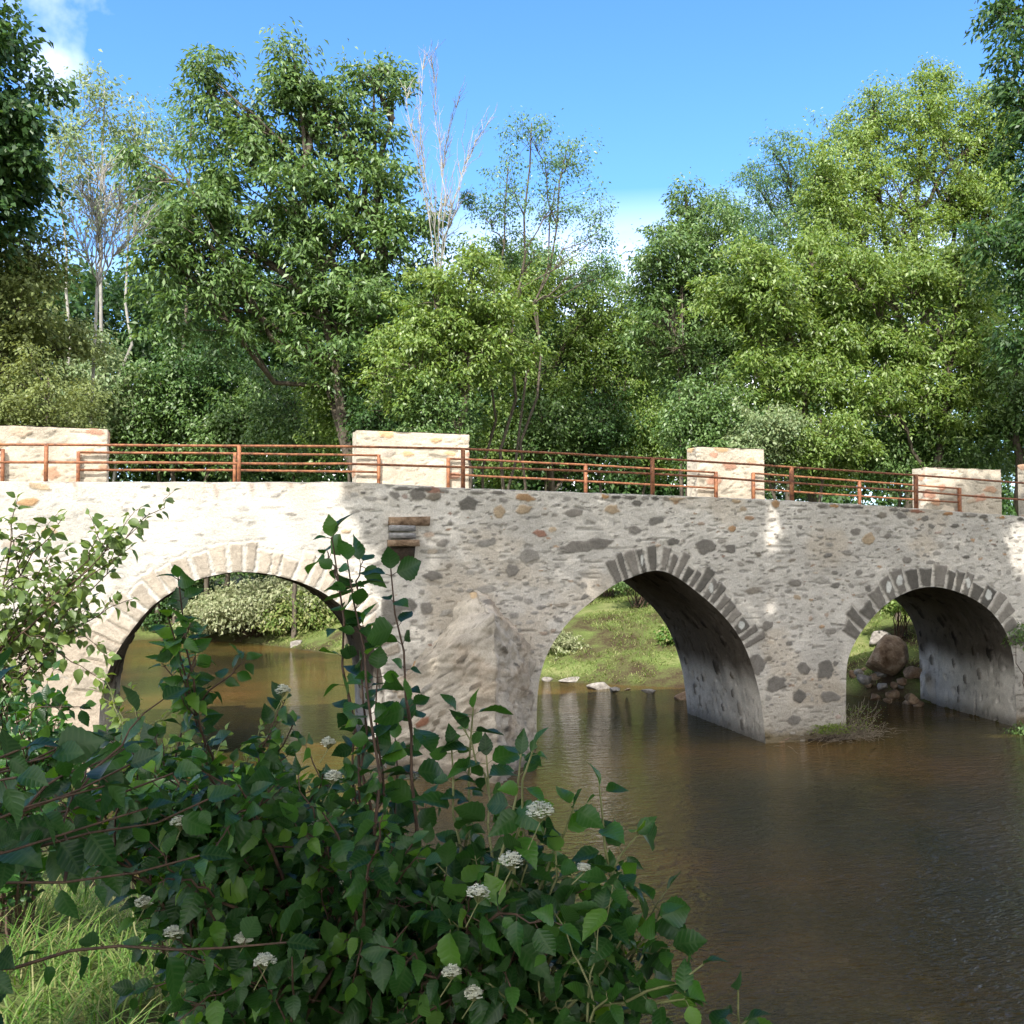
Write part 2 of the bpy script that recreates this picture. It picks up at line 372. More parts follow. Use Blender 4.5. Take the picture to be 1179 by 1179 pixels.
tag(o, 'earth and grass river banks on both sides of the bridge', 'ground', kind='structure')
wx = np.linspace(-12, 62, 60); wy = np.linspace(-16, 42, 50); WX, WY = np.meshgrid(wx, wy, indexing='ij')
o = link('water', mesh_np('water', np.stack([WX, WY, WX*0], -1), grid_faces(60, 50)), M_WATER)
tag(o, 'brown rippled river water flowing under the arches', 'river', kind='structure')

# ------------------------------------------------------------------ masonry
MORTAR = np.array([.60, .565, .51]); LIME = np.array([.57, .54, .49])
GREYS = np.array([[.13, .12, .105], [.18, .165, .145], [.22, .20, .175], [.28, .26, .23], [.20, .17, .13]])
WARM = np.array([[.42, .25, .12], [.36, .20, .10], [.45, .34, .22], [.30, .15, .10]])
def put_stone(U0, V0, du, dv, H, C, cx, cy, a, b, rot, h, col, seed, p=2.6, soft=.12, rag=.35, groove=.006):
    nu, nv = H.shape; r = max(a, b)*1.35
    i0 = int(max(0, (cx-r-U0)/du)); i1 = int(min(nu, (cx+r-U0)/du+2)); j0 = int(max(0, (cy-r-V0)/dv)); j1 = int(min(nv, (cy+r-V0)/dv+2))
    if i1-i0 < 2 or j1-j0 < 1: return
    X, Y = np.meshgrid(U0+np.arange(i0, i1)*du-cx, V0+np.arange(j0, j1)*dv-cy, indexing='ij')
    x = X*math.cos(rot)+Y*math.sin(rot); y = -X*math.sin(rot)+Y*math.cos(rot)
    if p < 3:
        rs_ = np.random.RandomState(seed); nk = rs_.randint(5, 8); an = (np.arange(nk)+rs_.uniform(-.3, .3, nk))*2*PI/nk+rs_.uniform(0, 6)
        q = np.max([(x/a*math.cos(t)+y/b*math.sin(t))/rs_.uniform(.78, 1.0) for t in an], 0)
    else: q = np.maximum(np.abs(x/(a*(1+.22*y/b))), np.abs(y/b)*.98) if p == 4 else (np.abs(x/a)**p+np.abs(y/b)**p)**(1/p)
    q = q+rag*(fbm((X+cx)*9, (Y+cy)*14, seed, 3)-.45)
    m = sst(1+soft, 1-soft, q)
    tone = .8+.45*fbm((X+cx)*14, (Y+cy)*20, seed+5, 3)
    gr = np.exp(-((q-1.08)/.10)**2)
    H[i0:i1, j0:j1] = H[i0:i1, j0:j1]*(1-m)+(h+.006*(fbm((X+cx)*10, (Y+cy)*12, seed+9, 3)-.5)*2)*m-gr*groove
    C[i0:i1, j0:j1] = C[i0:i1, j0:j1]*(1-m[..., None])+np.asarray(col)*tone[..., None]*m[..., None]
def mortar(X, Z, seed=0, amp=1.0):
    h = (fbm(X*5, Z*7, seed, 4)-.45)*.026+(vn(X*16, Z*30, seed+3)-.5)*.008+(vn(X*33, Z*60, seed+4)-.5)*.008
    sl = sst(.75, .9, vn(X*9+3*vn(X*3, Z*3, seed+7), Z*34, seed+8))      # torn horizontal slits between half-hidden stones
    return (h-sl*.018)*amp, sl
def arc_len(P): return np.concatenate([[0], np.cumsum(np.linalg.norm(np.diff(P, axis=0), axis=1))])
def resample(P, step):
    s = arc_len(P); n = max(2, int(round(s[-1]/step))+1); t = np.linspace(0, s[-1], n)
    return np.stack([np.interp(t, s, P[:, k]) for k in range(P.shape[1])], 1), t
FACE_Y, BACK_Y = 14.0, 17.15
SKEW = [.10, .32, .66]      # the vaults run a little askew through the bridge
ARCHES = [
 [(-.86, -.6), (-.86, .5), (-.84, 1.1), (-.72, 1.56), (-.52, 1.92), (-.22, 2.29), (.20, 2.56), (.62, 2.68), (.97, 2.70), (1.40, 2.63), (1.86, 2.46), (2.26, 2.17), (2.56, 1.80), (2.73, 1.35), (2.80, .8), (2.82, .2), (2.82, -.6)],
 [(5.00, -.6), (5.00, .2), (5.02, .9), (5.10, 1.32), (5.28, 1.68), (5.60, 2.04), (6.14, 2.43), (6.50, 2.59), (6.86, 2.69), (7.14, 2.65), (7.50, 2.44), (8.03, 2.02), (8.41, 1.54), (8.65, .9), (8.74, .4), (8.78, 0), (8.80, -.6)],
 [(10.26, -.6), (10.26, .19), (10.27, .8), (10.32, 1.27), (10.57, 1.68), (11.00, 2.08), (11.49, 2.32), (12.01, 2.40), (12.60, 2.28), (13.12, 2.02), (13.47, 1.66), (13.64, 1.2), (13.68, .6), (13.69, -.6)],
]
OUT = [spline(a, 6) for a in ARCHES]
bridge = empty('stone_bridge', (6.9, 15.5, -.4), 'old rubble stone bridge with three arches and lime plastered face over the river', 'bridge')
TOPP = np.array([(-7, 3.72), (-2.05, 3.83), (0, 3.87), (2.37, 3.92), (3.99, 3.87), (6.13, 3.84), (8.8, 3.80), (10.75, 3.74), (13.94, 3.59), (18.5, 3.45)])
def top_z(x): return np.interp(x, TOPP[:, 0], TOPP[:, 1])

def wall_grid():
    du = dv = .0165
    U0, U1, V0 = -6.5, 17.6, -.5
    nu = int((U1-U0)/du)+1; nv = int(4.45/dv)
    u = U0+np.arange(nu)*du; v = V0+np.arange(nv)*dv
    X, Z = np.meshgrid(u, v, indexing='ij')
    H, sl = mortar(X, Z, 3, .9)
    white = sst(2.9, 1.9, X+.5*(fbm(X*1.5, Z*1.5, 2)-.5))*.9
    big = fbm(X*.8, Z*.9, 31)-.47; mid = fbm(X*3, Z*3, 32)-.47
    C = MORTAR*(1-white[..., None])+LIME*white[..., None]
    C = C*(1+.45*big+.40*mid)[..., None]
    warm = sst(.52, .68, fbm(X*1.1, Z*1.3, 77))[..., None]
    C = C*(1-.35*warm)+np.array([.50, .40, .28])*.35*warm
    lowl = (sst(.35, -.25, X+.7*(Z-1.6))*sst(2.25, 1.9, Z+.0*X)*.75)[..., None]          # bare weathered stone beside the left arch
    C = C*(1-lowl)+np.array([.40, .32, .24])*lowl*(1+.5*mid[..., None])
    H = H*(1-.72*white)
    C = C*(1-.32*(sl*(1-.6*white))[..., None])  # shadow in the slits painted into the wall colour
    # damp dirt above the water line and grime on the lower right
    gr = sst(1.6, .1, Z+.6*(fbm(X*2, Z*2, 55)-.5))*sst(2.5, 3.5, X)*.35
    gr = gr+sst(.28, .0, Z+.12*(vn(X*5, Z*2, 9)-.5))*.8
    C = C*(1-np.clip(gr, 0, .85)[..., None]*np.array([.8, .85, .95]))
    # rust streaks hanging under the parapet edge
    for sx_, ln in ((.52, .38), (.98, .34), (1.20, .2), (1.5, .15), (-1.2, .3), (2.25, .3), (2.05, .12)):
        k = np.exp(-((X-sx_-.02*np.sin(Z*9))/.035)**2)*sst(ln, 0, (top_z(X)-Z))*sst(.45, .6, vn(X*20, Z*12, 3)+.15)
        C = C*(1-.55*k[..., None])+np.array([.26, .15, .09])*.55*k[..., None]
    occ = []
    rs = np.random.RandomState(5)
    def free(x, z, r):
        for (a, b, c) in occ:
            if (a-x)**2+(b-z)**2 < (c+r)**2: return False
        return True
    def arch_gap(x, z):
        return min(float(seg_dist(np.array([x]), np.array([z]), o)[0][0]) if not inside(np.array([x]), np.array([z]), o)[0] else -1 for o in OUT)
    k = 0
    # hand placed notable stones (pixel measured): px, py, half width, half height in pixels, colour
    for (px, py, a, b, c) in [(540, 580, 11, 9, GREYS[0]), (575, 590, 8, 7, WARM[2]), (604, 573, 13, 4, WARM[0]), (603, 586, 10, 6, WARM[2]), (481, 569, 11, 7, GREYS[1]),
                              (500, 564, 13, 4, WARM[3]), (500, 572, 9, 5, GREYS[4]), (610, 640, 15, 9, GREYS[3]), (590, 657, 9, 8, GREYS[2]), (499, 663, 13, 6, GREYS[1]),
                              (622, 614, 8, 5, WARM[3]), (662, 590, 13, 5, GREYS[2]), (704, 587, 10, 6, WARM[2]), (733, 579, 7, 4, GREYS[0]), (675, 628, 33, 8, GREYS[2]),
                              (690, 626, 12, 7, GREYS[1]), (470, 697, 12, 8, GREYS[1]), (491, 700, 7, 7, GREYS[2]), (452, 705, 12, 16, GREYS[1]), (812, 628, 15, 9, GREYS[1]),
                              (774, 624, 9, 5, GREYS[0]), (841, 632, 8, 6, GREYS[1]), (843, 609, 6, 4, WARM[0]), (893, 580, 7, 6, WARM[0]), (1000, 620, 10, 8, WARM[2]),
                              (975, 636, 9, 4, GREYS[3]), (916, 671, 10, 5, GREYS[2]), (1100, 605, 7, 3, GREYS[0]), (1065, 597, 7, 4, GREYS[1]), (1112, 641, 6, 3, GREYS[0]),
                              (985, 612, 8, 5, GREYS[2]), (1045, 645, 8, 5, GREYS[2]), (893, 787, 16, 11, GREYS[1]), (920, 802, 11, 8, GREYS[0]), (955, 802, 17, 8, GREYS[1]),
                              (950, 770, 12, 13, GREYS[0]), (925, 770, 10, 8, GREYS[1]), (870, 765, 14, 14, GREYS[1]), (915, 829, 9, 6, GREYS[1]), (884, 720, 9, 6, GREYS[2]), (1038, 594, 9, 4, GREYS[1]),
                              (95, 505, 9, 3, WARM[0]), (32, 578, 9, 5, WARM[0]), (57, 612, 8, 5, WARM[2]), (45, 560, 10, 4, WARM[2]), (25, 540, 12, 7, WARM[2]), (398, 612, 6, 3, WARM[2]), (335, 592, 7, 2, GREYS[3])]:
        P = at(px, py, 14); sc_ = 14.6/1179
        put_stone(U0, V0, du, dv, H, C, P[0], P[2], a*sc_, b*sc_, rs.uniform(-.15, .15), .010, np.array(c)*.85+MORTAR*.08, 100+k, rag=.7); k += 1
        occ.append((P[0], P[2], max(a, b)*sc_*.9))
    # voussoirs round each arch (thin wedge stones, pale mortar between)
    for ai, o in enumerate(OUT):
        s = arc_len(o); tot = s[-1]; crown = s[np.argmax(o[:, 1])]
        lo, hi = [(crown-2.45, crown+2.3), (crown-.70, crown+1.95), (crown-1.75, crown+1.9)][ai]
        t = lo
        while t < hi:
            w = rs.uniform(.085, .17)*(1.1, 1.12, 1.45)[ai]; ln = rs.uniform(.24, .42)
            tm = t+w/2; px_ = np.interp(tm, s, o[:, 0]); pz_ = np.interp(tm, s, o[:, 1])
            e = .03; tx = np.interp(tm+e, s, o[:, 0])-np.interp(tm-e, s, o[:, 0]); tz = np.interp(tm+e, s, o[:, 1])-np.interp(tm-e, s, o[:, 1]); l = math.hypot(tx, tz)
            nx_, nz_ = -tz/l, tx/l
            cx, cz = px_+nx_*(ln/2+.005), pz_+nz_*(ln/2+.005)
            g = GREYS[rs.randint(0, 3)].copy()*rs.uniform(.8, 1.2)
            if ai == 0: g = g*.35+np.array([.40, .345, .28])*(.75+.35*rs.rand())
            put_stone(U0, V0, du, dv, H, C, cx, cz, w*.47, ln/2, math.atan2(nz_, nx_)-PI/2, .014, g, 300+k, p=4, rag=.42, soft=.10, groove=.012); k += 1
            if ai and rs.rand() < .22:      # lime splash
                put_stone(U0, V0, du, dv, H, C, cx, cz+.02, w*.3, ln*.25, 0, .018, (.62, .62, .58), 900+k, rag=.6, groove=0)
            occ.append((cx, cz, .16)); t += w+rs.uniform(.006, .032)
    # big flat arch-haunch slabs and scattered rubble
    n = 0
    specs = [(14, (.12, .18), (.05, .085)), (230, (.035, .09), (.018, .045)), (75, (.05, .10), (.025, .05)), (820, (.016, .060), (.007, .017))]
    for cnt, ra, rb in specs:
        n = 0; tries = 0
        while n < cnt and tries < cnt*12:
            tries += 1
            x = rs.uniform(2.3, 14.6) if rs.rand() < .93 else rs.uniform(-2.5, 2.4); z = rs.uniform(-.1, 3.86)
            if cnt == 14 and x < 2.6: continue
            a = rs.uniform(*ra); b = rs.uniform(*rb)
            if z > top_z(x)-b*1.2 or not free(x, z, a*.75): continue
            if arch_gap(x, z) < a*.6: continue
            pick = rs.rand(); c = GREYS[rs.randint(0, 5)]*rs.uniform(.8, 1.25) if pick < .88 else WARM[rs.randint(0, 4)]
            c = c*.80+MORTAR*.17
            if cnt == 230: c = c*.55+MORTAR*.36
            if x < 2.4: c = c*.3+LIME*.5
            if cnt == 820: c = c*.85+MORTAR*.08
            put_stone(U0, V0, du, dv, H, C, x, z, a, b, rs.uniform(-.25, .25), rs.uniform(-.002, .012), c, 1000+k, rag=.85, soft=.2); k += 1
            if cnt != 820: occ.append((x, z, a*.8))
            n += 1
    # a course of stones right under the parapet edge
    x = 2.5
    while x < 15:
        a = rs.uniform(.06, .15)
        if rs.rand() < .6: put_stone(U0, V0, du, dv, H, C, x, top_z(x)-.045, a, .03, 0, .012, (GREYS[rs.randint(0, 4)] if rs.rand() < .75 else WARM[rs.randint(0, 4)]), 5000+k, rag=.3); k += 1
        x += a*2+.03
    # trim: top edge and arches
    tz = top_z(X)+.012*(vn(X*7, X*0, 4)-.5)
    keepq = np.ones((nu-1, nv-1), bool)
    cz = (Z[:-1, :-1]+Z[1:, 1:])/2; cx_ = (X[:-1, :-1]+X[1:, 1:])/2
    keepq &= cz < top_z(cx_)+.004
    which = np.full(X.shape, -1)
    ringq = np.full((nu-1, nv-1), -1)
    for ai, o in enumerate(OUT):
        keepq &= ~inside(cx_, cz, o)
        m = (cx_ > o[:, 0].min()-.5) & (cx_ < o[:, 0].max()+.5) & (cz > .55)
        d = np.full(cx_.shape, 9.); d[m] = seg_dist(cx_[m], cz[m], o)[0]
        ringq[(d < .42+.03*np.sin(cx_*23)) & (ai != -1)] = ai
    touch = np.zeros(X.shape, int); used = np.zeros(X.shape, int)
    for a in (0, 1):
        for b in (0, 1):
            used[a:nu-1+a, b:nv-1+b] += keepq; touch[a:nu-1+a, b:nv-1+b] += 1
    bd = (used > 0) & (used < touch)
    for ai, o in enumerate(OUT):
        m = bd & (X > o[:, 0].min()-.1) & (X < o[:, 0].max()+.1) & (Z < 2.9)
        _, _, qx, qz = seg_dist(X[m], Z[m], o); X[m] = qx; Z[m] = qz; H[m] = 0
    m = bd & (Z > 3.2); Z[m] = tz[m]; H[m] *= .3
    V = np.stack([X, FACE_Y-np.maximum(H, -.03), Z], -1).reshape(-1, 3)
    F = grid_faces(nu, nv); Cc = C.reshape(-1, 3)
    def sub(mask, name, parent=bridge):
        f = F[mask.ravel()]; ids = np.unique(f); mp = np.zeros(len(V), np.int64); mp[ids] = np.arange(len(ids))
        return link(name, mesh_np(name, V[ids], mp[f], col=np.clip(Cc[ids], .02, .9)), M_STONE, parent, True)
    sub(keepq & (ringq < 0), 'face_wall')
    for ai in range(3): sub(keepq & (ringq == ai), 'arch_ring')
wall_grid()

def relief(name, P, Nrm, U, Vv, seed, parent, tone=1.0, n_st=60, size=(.08, .2), fade=None, base=MORTAR, amp=1.0, warm=.1, cols=None, colfn=None):
    """P, Nrm (nu,nv,3); U, Vv surface coordinates in metres"""
    nu, nv = U.shape; du = U[1, 0]-U[0, 0]; dv = Vv[0, 1]-Vv[0, 0]
    H, sl = mortar(U+seed, Vv+seed*2, seed, amp)
    C = np.ones(U.shape+(3,))*base*(1+.5*(fbm(U*1.3, Vv*1.3, seed+1)-.47)+.5*(fbm(U*5, Vv*5, seed+2)-.47))[..., None]*(1-.4*sl[..., None])  # slit shadows darkened in the colour as well as the relief
    rs = np.random.RandomState(seed); k = 0; occ = []; tries = 0
    while k < n_st and tries < n_st*10:
        tries += 1
        cx = rs.uniform(U.min(), U.max()); cy = rs.uniform(Vv.min(), Vv.max()); a = rs.uniform(*size); b = a*rs.uniform(.35, .7)
        if any((x-cx)**2+(y-cy)**2 < ((r+a)*.8)**2 for x, y, r in occ): continue
        occ.append((cx, cy, a))
        c = (WARM[rs.randint(0, 4)] if rs.rand() < warm else GREYS[rs.randint(0, 5)]) if cols is None else np.array(cols[rs.randint(0, len(cols))])
        put_stone(U[0, 0], Vv[0, 0], du, dv, H, C, cx, cy, a, b, rs.uniform(-.2, .2), .015*amp, c*rs.uniform(.8, 1.2), seed*31+k, rag=.75, groove=.006*amp); k += 1
    C *= tone
    if colfn is not None: C = colfn(C, P)
    if fade is not None: H = H*fade
    V = P+Nrm*H[..., None]
    return link(name, mesh_np(name, V.reshape(-1, 3), grid_faces(nu, nv), col=np.clip(C, .015, .9).reshape(-1, 3)), M_STONE, parent, True)

# vaults
for ai, o in enumerate(OUT):
    Q, t = resample(o, .03); ys = np.linspace(FACE_Y, BACK_Y, 90)
    T = np.gradient(Q, axis=0); T = T/np.linalg.norm(T, axis=1)[:, None]
    Nn = np.stack([T[:, 1], np.zeros(len(Q)), -T[:, 0]], 1)
    P = np.zeros((len(Q), len(ys), 3)); P[..., 0] = Q[:, None, 0]+SKEW[ai]*((ys-FACE_Y)/(BACK_Y-FACE_Y))[None]; P[..., 1] = ys[None]; P[..., 2] = Q[:, None, 1]
    U, Vv = np.meshgrid(t, ys, indexing='ij')
    fade = (sst(0, .08, Vv-FACE_Y)*sst(0, .08, BACK_Y-Vv))
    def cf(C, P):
        z = P[..., 2]; k = sst(.75, 1.25, z+.3*(fbm(P[..., 1]*3, P[..., 0]*3, 3)-.5))[..., None]       # much darker above, paler towards the bottom
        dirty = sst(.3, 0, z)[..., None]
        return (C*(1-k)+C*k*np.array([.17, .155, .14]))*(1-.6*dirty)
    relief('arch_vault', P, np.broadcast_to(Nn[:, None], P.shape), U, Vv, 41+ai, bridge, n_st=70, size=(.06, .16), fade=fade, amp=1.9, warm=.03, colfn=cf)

# rear wall (coarser), deck and kerb
du = .06; u = np.arange(-6.5, 17.7, du); v = np.arange(-.5, 4.0, du); X, Z = np.meshgrid(u, v, indexing='ij')
cx_, cz = (X[:-1, :-1]+X[1:, 1:])/2, (Z[:-1, :-1]+Z[1:, 1:])/2
kq = cz < top_z(cx_)-.02
OUTB = [o+np.array([SKEW[i], 0]) for i, o in enumerate(OUT)]
for o in OUTB: kq &= ~inside(cx_, cz, o)
tc = np.zeros(X.shape, int); us = np.zeros(X.shape, int)
for a in (0, 1):
    for b in (0, 1): us[a:X.shape[0]-1+a, b:X.shape[1]-1+b] += kq; tc[a:X.shape[0]-1+a, b:X.shape[1]-1+b] += 1
bd = (us > 0) & (us < tc)
for o in OUTB:
    m = bd & (X > o[:, 0].min()-.2) & (X < o[:, 0].max()+.2) & (Z < 2.95); _, _, qx, qz = seg_dist(X[m], Z[m], o); X[m] = qx; Z[m] = qz
m = bd & (Z > 3.2); Z[m] = top_z(X[m])
link('rear_wall', mesh_np('rear_wall', np.stack([X, X*0+BACK_Y, Z], -1), grid_faces(*X.shape)[kq.ravel()][:, ::-1], col=(MORTAR*(.7+.6*fbm(X*2, Z*3, 8))[..., None]).reshape(-1, 3)), M_STONE, bridge, True)
xs = np.arange(-6.5, 17.6, .05)
def strip(name, prof, mat=M_STONE, base=MORTAR, seed=3):
    P = np.zeros((len(xs), len(prof), 3)); P[..., 0] = xs[:, None]
    for k, (y, dz) in enumerate(prof): P[:, k, 1] = y+.010*(vn(xs*6, xs*0+k, seed)-.5); P[:, k, 2] = top_z(xs)+dz+.010*(vn(xs*7, xs*0, 4)-.5)
    C = base*(.75+.5*fbm(P[..., 0]*3, P[..., 1]*6, seed))[..., None]
    return link(name, mesh_np(name, P.reshape(-1, 3), grid_faces(len(xs), len(prof))[:, ::-1], col=C.reshape(-1, 3)), mat, bridge, True)
strip('kerb_top', [(14.0, 0), (14.03, .006), (14.12, .008), (14.22, .008), (14.32, .004), (14.325, -.20)], seed=5)
strip('deck', [(14.32, -.18), (14.8, -.16), (15.5, -.15), (16.2, -.16), (16.7, -.18)], base=np.array([.30, .26, .20]), seed=6)
strip('rear_kerb', [(16.25, -.19), (16.255, 0), (16.4, .006), (16.9, .006), (17.15, 0)], seed=7)

# parapet pillars on the far edge
def pillar(x0, x1, z1, seed, y0=16.33, y1=16.72):
    z0 = float(top_z((x0+x1)/2))-.25
    per = np.array([(x0, y1), (x0, y0), (x1, y0), (x1, y1), (x0, y1)], float)
    Q, t = resample(per, .022); zs = np.arange(z0, z1+.001, .02)
    # outward normals, rounded at corners
    c = per[:4].mean(0); Nn = np.zeros((len(Q), 3)); e = 1e-3
    Nn[:, 0] = np.where(Q[:, 0] < x0+e, -1, np.where(Q[:, 0] > x1-e, 1, 0)); Nn[:, 1] = np.where(Q[:, 1] < y0+e, -1, np.where(Q[:, 1] > y1-e, 1, 0)); Nn = unit(Nn)
    P = np.zeros((len(Q), len(zs), 3)); P[..., 0] = Q[:, None, 0]; P[..., 1] = Q[:, None, 1]; P[..., 2] = zs[None]
    P[..., 2] += ((zs-z0)/(z1-z0))[None]*.012*(vn(Q[:, 0]*8, Q[:, 1]*8, seed)-.5)[:, None]
    U, Vv = np.meshgrid(t, zs, indexing='ij')
    fade = np.ones(U.shape); fade[0] = fade[-1] = 0; fade[:, -1] = .2
    cols = [(.55, .44, .33), (.52, .33, .22), (.56, .38, .22), (.42, .37, .31), (.60, .52, .42), (.48, .28, .20)]
    o = relief('parapet_pillar', P, np.broadcast_to(Nn[:, None], P.shape), U, Vv, seed, bridge, n_st=34, size=(.08, .19), base=np.array([.52, .46, .37]), cols=cols, fade=fade, amp=.8)
    nx = 20; X, Y = np.meshgrid(np.linspace(x0-.004, x1+.004, nx), np.linspace(y0-.004, y1+.004, nx), indexing='ij'); Zt = z1-.004+.012*np.sin((X-x0)/(x1-x0)*PI)*np.sin((Y-y0)/(y1-y0)*PI)+.01*(vn(X*9, Y*9, seed)-.5)
    c = link('pillar_top', mesh_np('pillar_top', np.stack([X, Y, Zt], -1), grid_faces(nx, nx), col=np.array([.5, .45, .38])*np.ones((nx*nx, 3))), M_STONE, o, True)
for (a, b, yt, sd, lab) in [(-60, 124, 491, 61, 'left end'), (408, 540, 498, 62, 'middle left'), (796, 880, 516, 63, 'narrow'), (1057, 1153, 540, 64, 'right'), (1179, 1230, 534, 65, 'right end')]:
    A = at(a, yt, 16.55); B = at(b, yt, 16.33)
    pillar(A[0], B[0], (A[2]+B[2])/2, sd)

# cutwater: pointed buttress with sloping stone cap
def cutwater():
    L0, Ns, R0 = np.array([2.92, 14.02]), np.array([3.98, 12.75]), np.array([4.92, 14.02])
    zL, zN, zR, apex = 1.05, 2.17, 1.62, np.array([4.05, 14.02, 2.50])
    base = np.vstack([L0+(Ns-L0)*np.linspace(0, 1, 60)[:, None], Ns+(R0-Ns)*np.linspace(0, 1, 54)[1:, None]])
    t = arc_len(base); tn = t[59]
    top = np.where(t < tn, zL+(zN-zL)*(t/tn)**.9, zN+(zR-zN)*(np.maximum(t-tn, 0)/(t[-1]-tn))**1.1)
    rows = 110; low = -.5
    v = np.linspace(0, 1, rows); P = np.zeros((len(t), rows, 3))
    # the lower body bulges outward toward the water
    c2 = np.array([3.95, 14.02])
    for k, vv in enumerate(v):
        z = low+(top-low)*vv
        fl = 1+.10*(1-(z-low)/(2.7))
        xy = c2+(base-c2)*fl[:, None]; xy[:, 1] = np.where(base[:, 1] > 14.0, 14.03, xy[:, 1])
        P[:, k, 0] = xy[:, 0]; P[:, k, 1] = xy[:, 1]; P[:, k, 2] = z
    # cap rows run from the rim back to the wall line
    capn = 30; wall_z = np.interp(base[:, 0], [2.92, 4.05, 4.92], [1.05+.05, 2.50, 1.70])
    cap = np.zeros((len(t), capn, 3))
    for k in range(capn):
        s = (k+1)/capn
        cap[:, k, 0] = P[:, -1, 0]*(1-s)+(base[:, 0]*.98+4.05*.02)*s
        cap[:, k, 1] = P[:, -1, 1]*(1-s)+14.03*s
        cap[:, k, 2] = P[:, -1, 2]*(1-s)+wall_z*s
    P = np.concatenate([P, cap], 1)
    Tu = np.gradient(P, axis=0); Tv = np.gradient(P, axis=1); Nn = unit(np.cross(Tu, Tv)+1e-9)
    U, _ = np.meshgrid(np.linspace(0, t[-1], len(t)), np.zeros(P.shape[1]), indexing='ij'); Vv = np.broadcast_to(np.linspace(0, 3.2, P.shape[1])[None], U.shape)
    lump = (fbm(U*2.2, Vv*2.2, 91, 4)-.47)*.22+(fbm(U*7, Vv*9, 92, 3)-.47)*.05
    lump = lump+(fbm(P[..., 0]*4+P[..., 1]*2, P[..., 2]*4.5, 94, 4)-.47)*.16+(fbm(P[..., 0]*13+P[..., 1]*8, P[..., 2]*13, 95, 3)-.47)*.06
    rim = np.exp(-((Vv-3.2*110/140)/.12)**2)
    P = P+Nn*(lump*(1-.6*rim))[..., None]
    P[..., 1] = np.where(P[..., 1] > 13.99, 14.03, P[..., 1])
    def cf(C, P):
        z = P[..., 2]; w = sst(.45, .7, fbm(P[..., 0]*3, z*3, 12))[..., None]
        C = C*(1-.5*w)+np.array([.46, .36, .26])*.5*w; C = C*(.7+.65*fbm(P[..., 0]*7+P[..., 1]*5, z*8, 17))[..., None]
        return C*(1-.5*sst(.25, -.05, z)[..., None])
    relief('cutwater', P, Nn, U, Vv, 93, bridge, n_st=45, size=(.05, .13), base=np.array([.47, .42, .35]), amp=1.0, colfn=cf)
cutwater()

# small stone spout / niche by the left arch
def spout():
    c = at(462, 613, 14)
    x0, x1 = at(447, 613, 14)[0], at(476, 613, 14)[0]
    zs = [at(462, y, 14)[2] for y in (595, 605, 611.5, 614, 620, 622, 629)]
    b = Boxes(); b.add((x0, 13.83, zs[2]), (x1-.01, 14.01, zs[1]), .012)
    b.add((x0+.005, 13.80, zs[4]), (x1-.015, 14.008, zs[3]), .012)
    o = b.build('drain_spout', M_IRON, bridge)
    b = Boxes(); b.add((x0-.02, 13.74, zs[6]), (x1+.03, 14.012, zs[5]), .02); b.build('ledge', M_TAN, o)
    b = Boxes(); b.add((x0+.0, 13.93, zs[1]+.002), (x1+.22, 14.014, zs[0]), .025); b.build('lintel', M_TAN, o)
    b = Boxes(); b.add((x0-.0, 13.90, zs[6]-.20), (x1+.0, 14.006, zs[6]-.004), .05); b.build('ledge_shadow', M_MUD_SHADOW, o)  # dark block standing in for the shadow under the ledge
spout()

# ------------------------------------------------------------------ railings
def railing(name, label, Y, tops, lows, posts, sect=.017, ends=(), group=None):
    P0 = at(*tops[0], Y)
    e = empty(name, (at(posts[len(posts)//2], 540, Y)[0], Y, float(top_z(at(posts[len(posts)//2], 540, Y)[0]))), label, 'railing', group)
    TP = np.array([at(*p, Y) for p in tops]); LP = np.array([at(*p, Y) for p in lows])
    for nm, Q in (('top_rail', TP), ('lower_rail', LP)):
        q = resample(Q, .8)[0]; q[:, 2] += R.uniform(-.004, .004, len(q)); q[:, 1] += R.uniform(-.004, .004, len(q))
        t = Tubes(8); t.add(q, sect, 8); t.build(nm, M_RUST, e)
    for px in posts:
        x = at(px, 540, Y)[0]; zt = np.interp(x, TP[:, 0], TP[:, 2]); b = Boxes(); zb = float(top_z(x))-.02
        b.add((x-.024, Y-.034, zb), (x+.024, Y+.026, zt+.012), .003); b.build('post', M_RUST, e)
railing('railing', 'long rust brown near side railing passing in front of every pillar', 14.17,
        [(-60, 512), (120, 512.5), (275, 513.5), (410, 514), (533, 517), (640, 522), (751, 527.5), (911, 538), (1054, 547), (1240, 561)],
        [(-60, 532), (120, 532.5), (275, 533.5), (410, 534), (533, 538), (640, 541), (751, 545), (911, 556), (1054, 566), (1240, 580)],
        [53, 275, 533, 751, 911, 1054, 1215])
g = 'far side railing sections'
railing('railing', 'far side railing section ending in front of the left end pillar', 16.27, [(-60, 518), (3, 518)], [(-60, 539), (3, 539)], [3], group=g)
railing('railing', 'far side rust orange railing section between the left end pillar and the middle left pillar', 16.27, [(90, 521), (270, 522), (436, 524.5)], [(90, 541), (270, 541.5), (436, 543.5)], [90, 270, 436], group=g)
railing('railing', 'far side railing section between the middle left pillar and the narrow pillar', 16.27, [(516, 528), (674, 535), (824, 544)], [(516, 546), (674, 554), (824, 562)], [516, 674, 824], group=g)
railing('railing', 'far side dark railing section between the narrow pillar and the right pillar', 16.27, [(867, 545), (989, 554), (1104, 562.5)], [(867, 563), (989, 571), (1104, 578.5)], [867, 989, 1104], group=g)

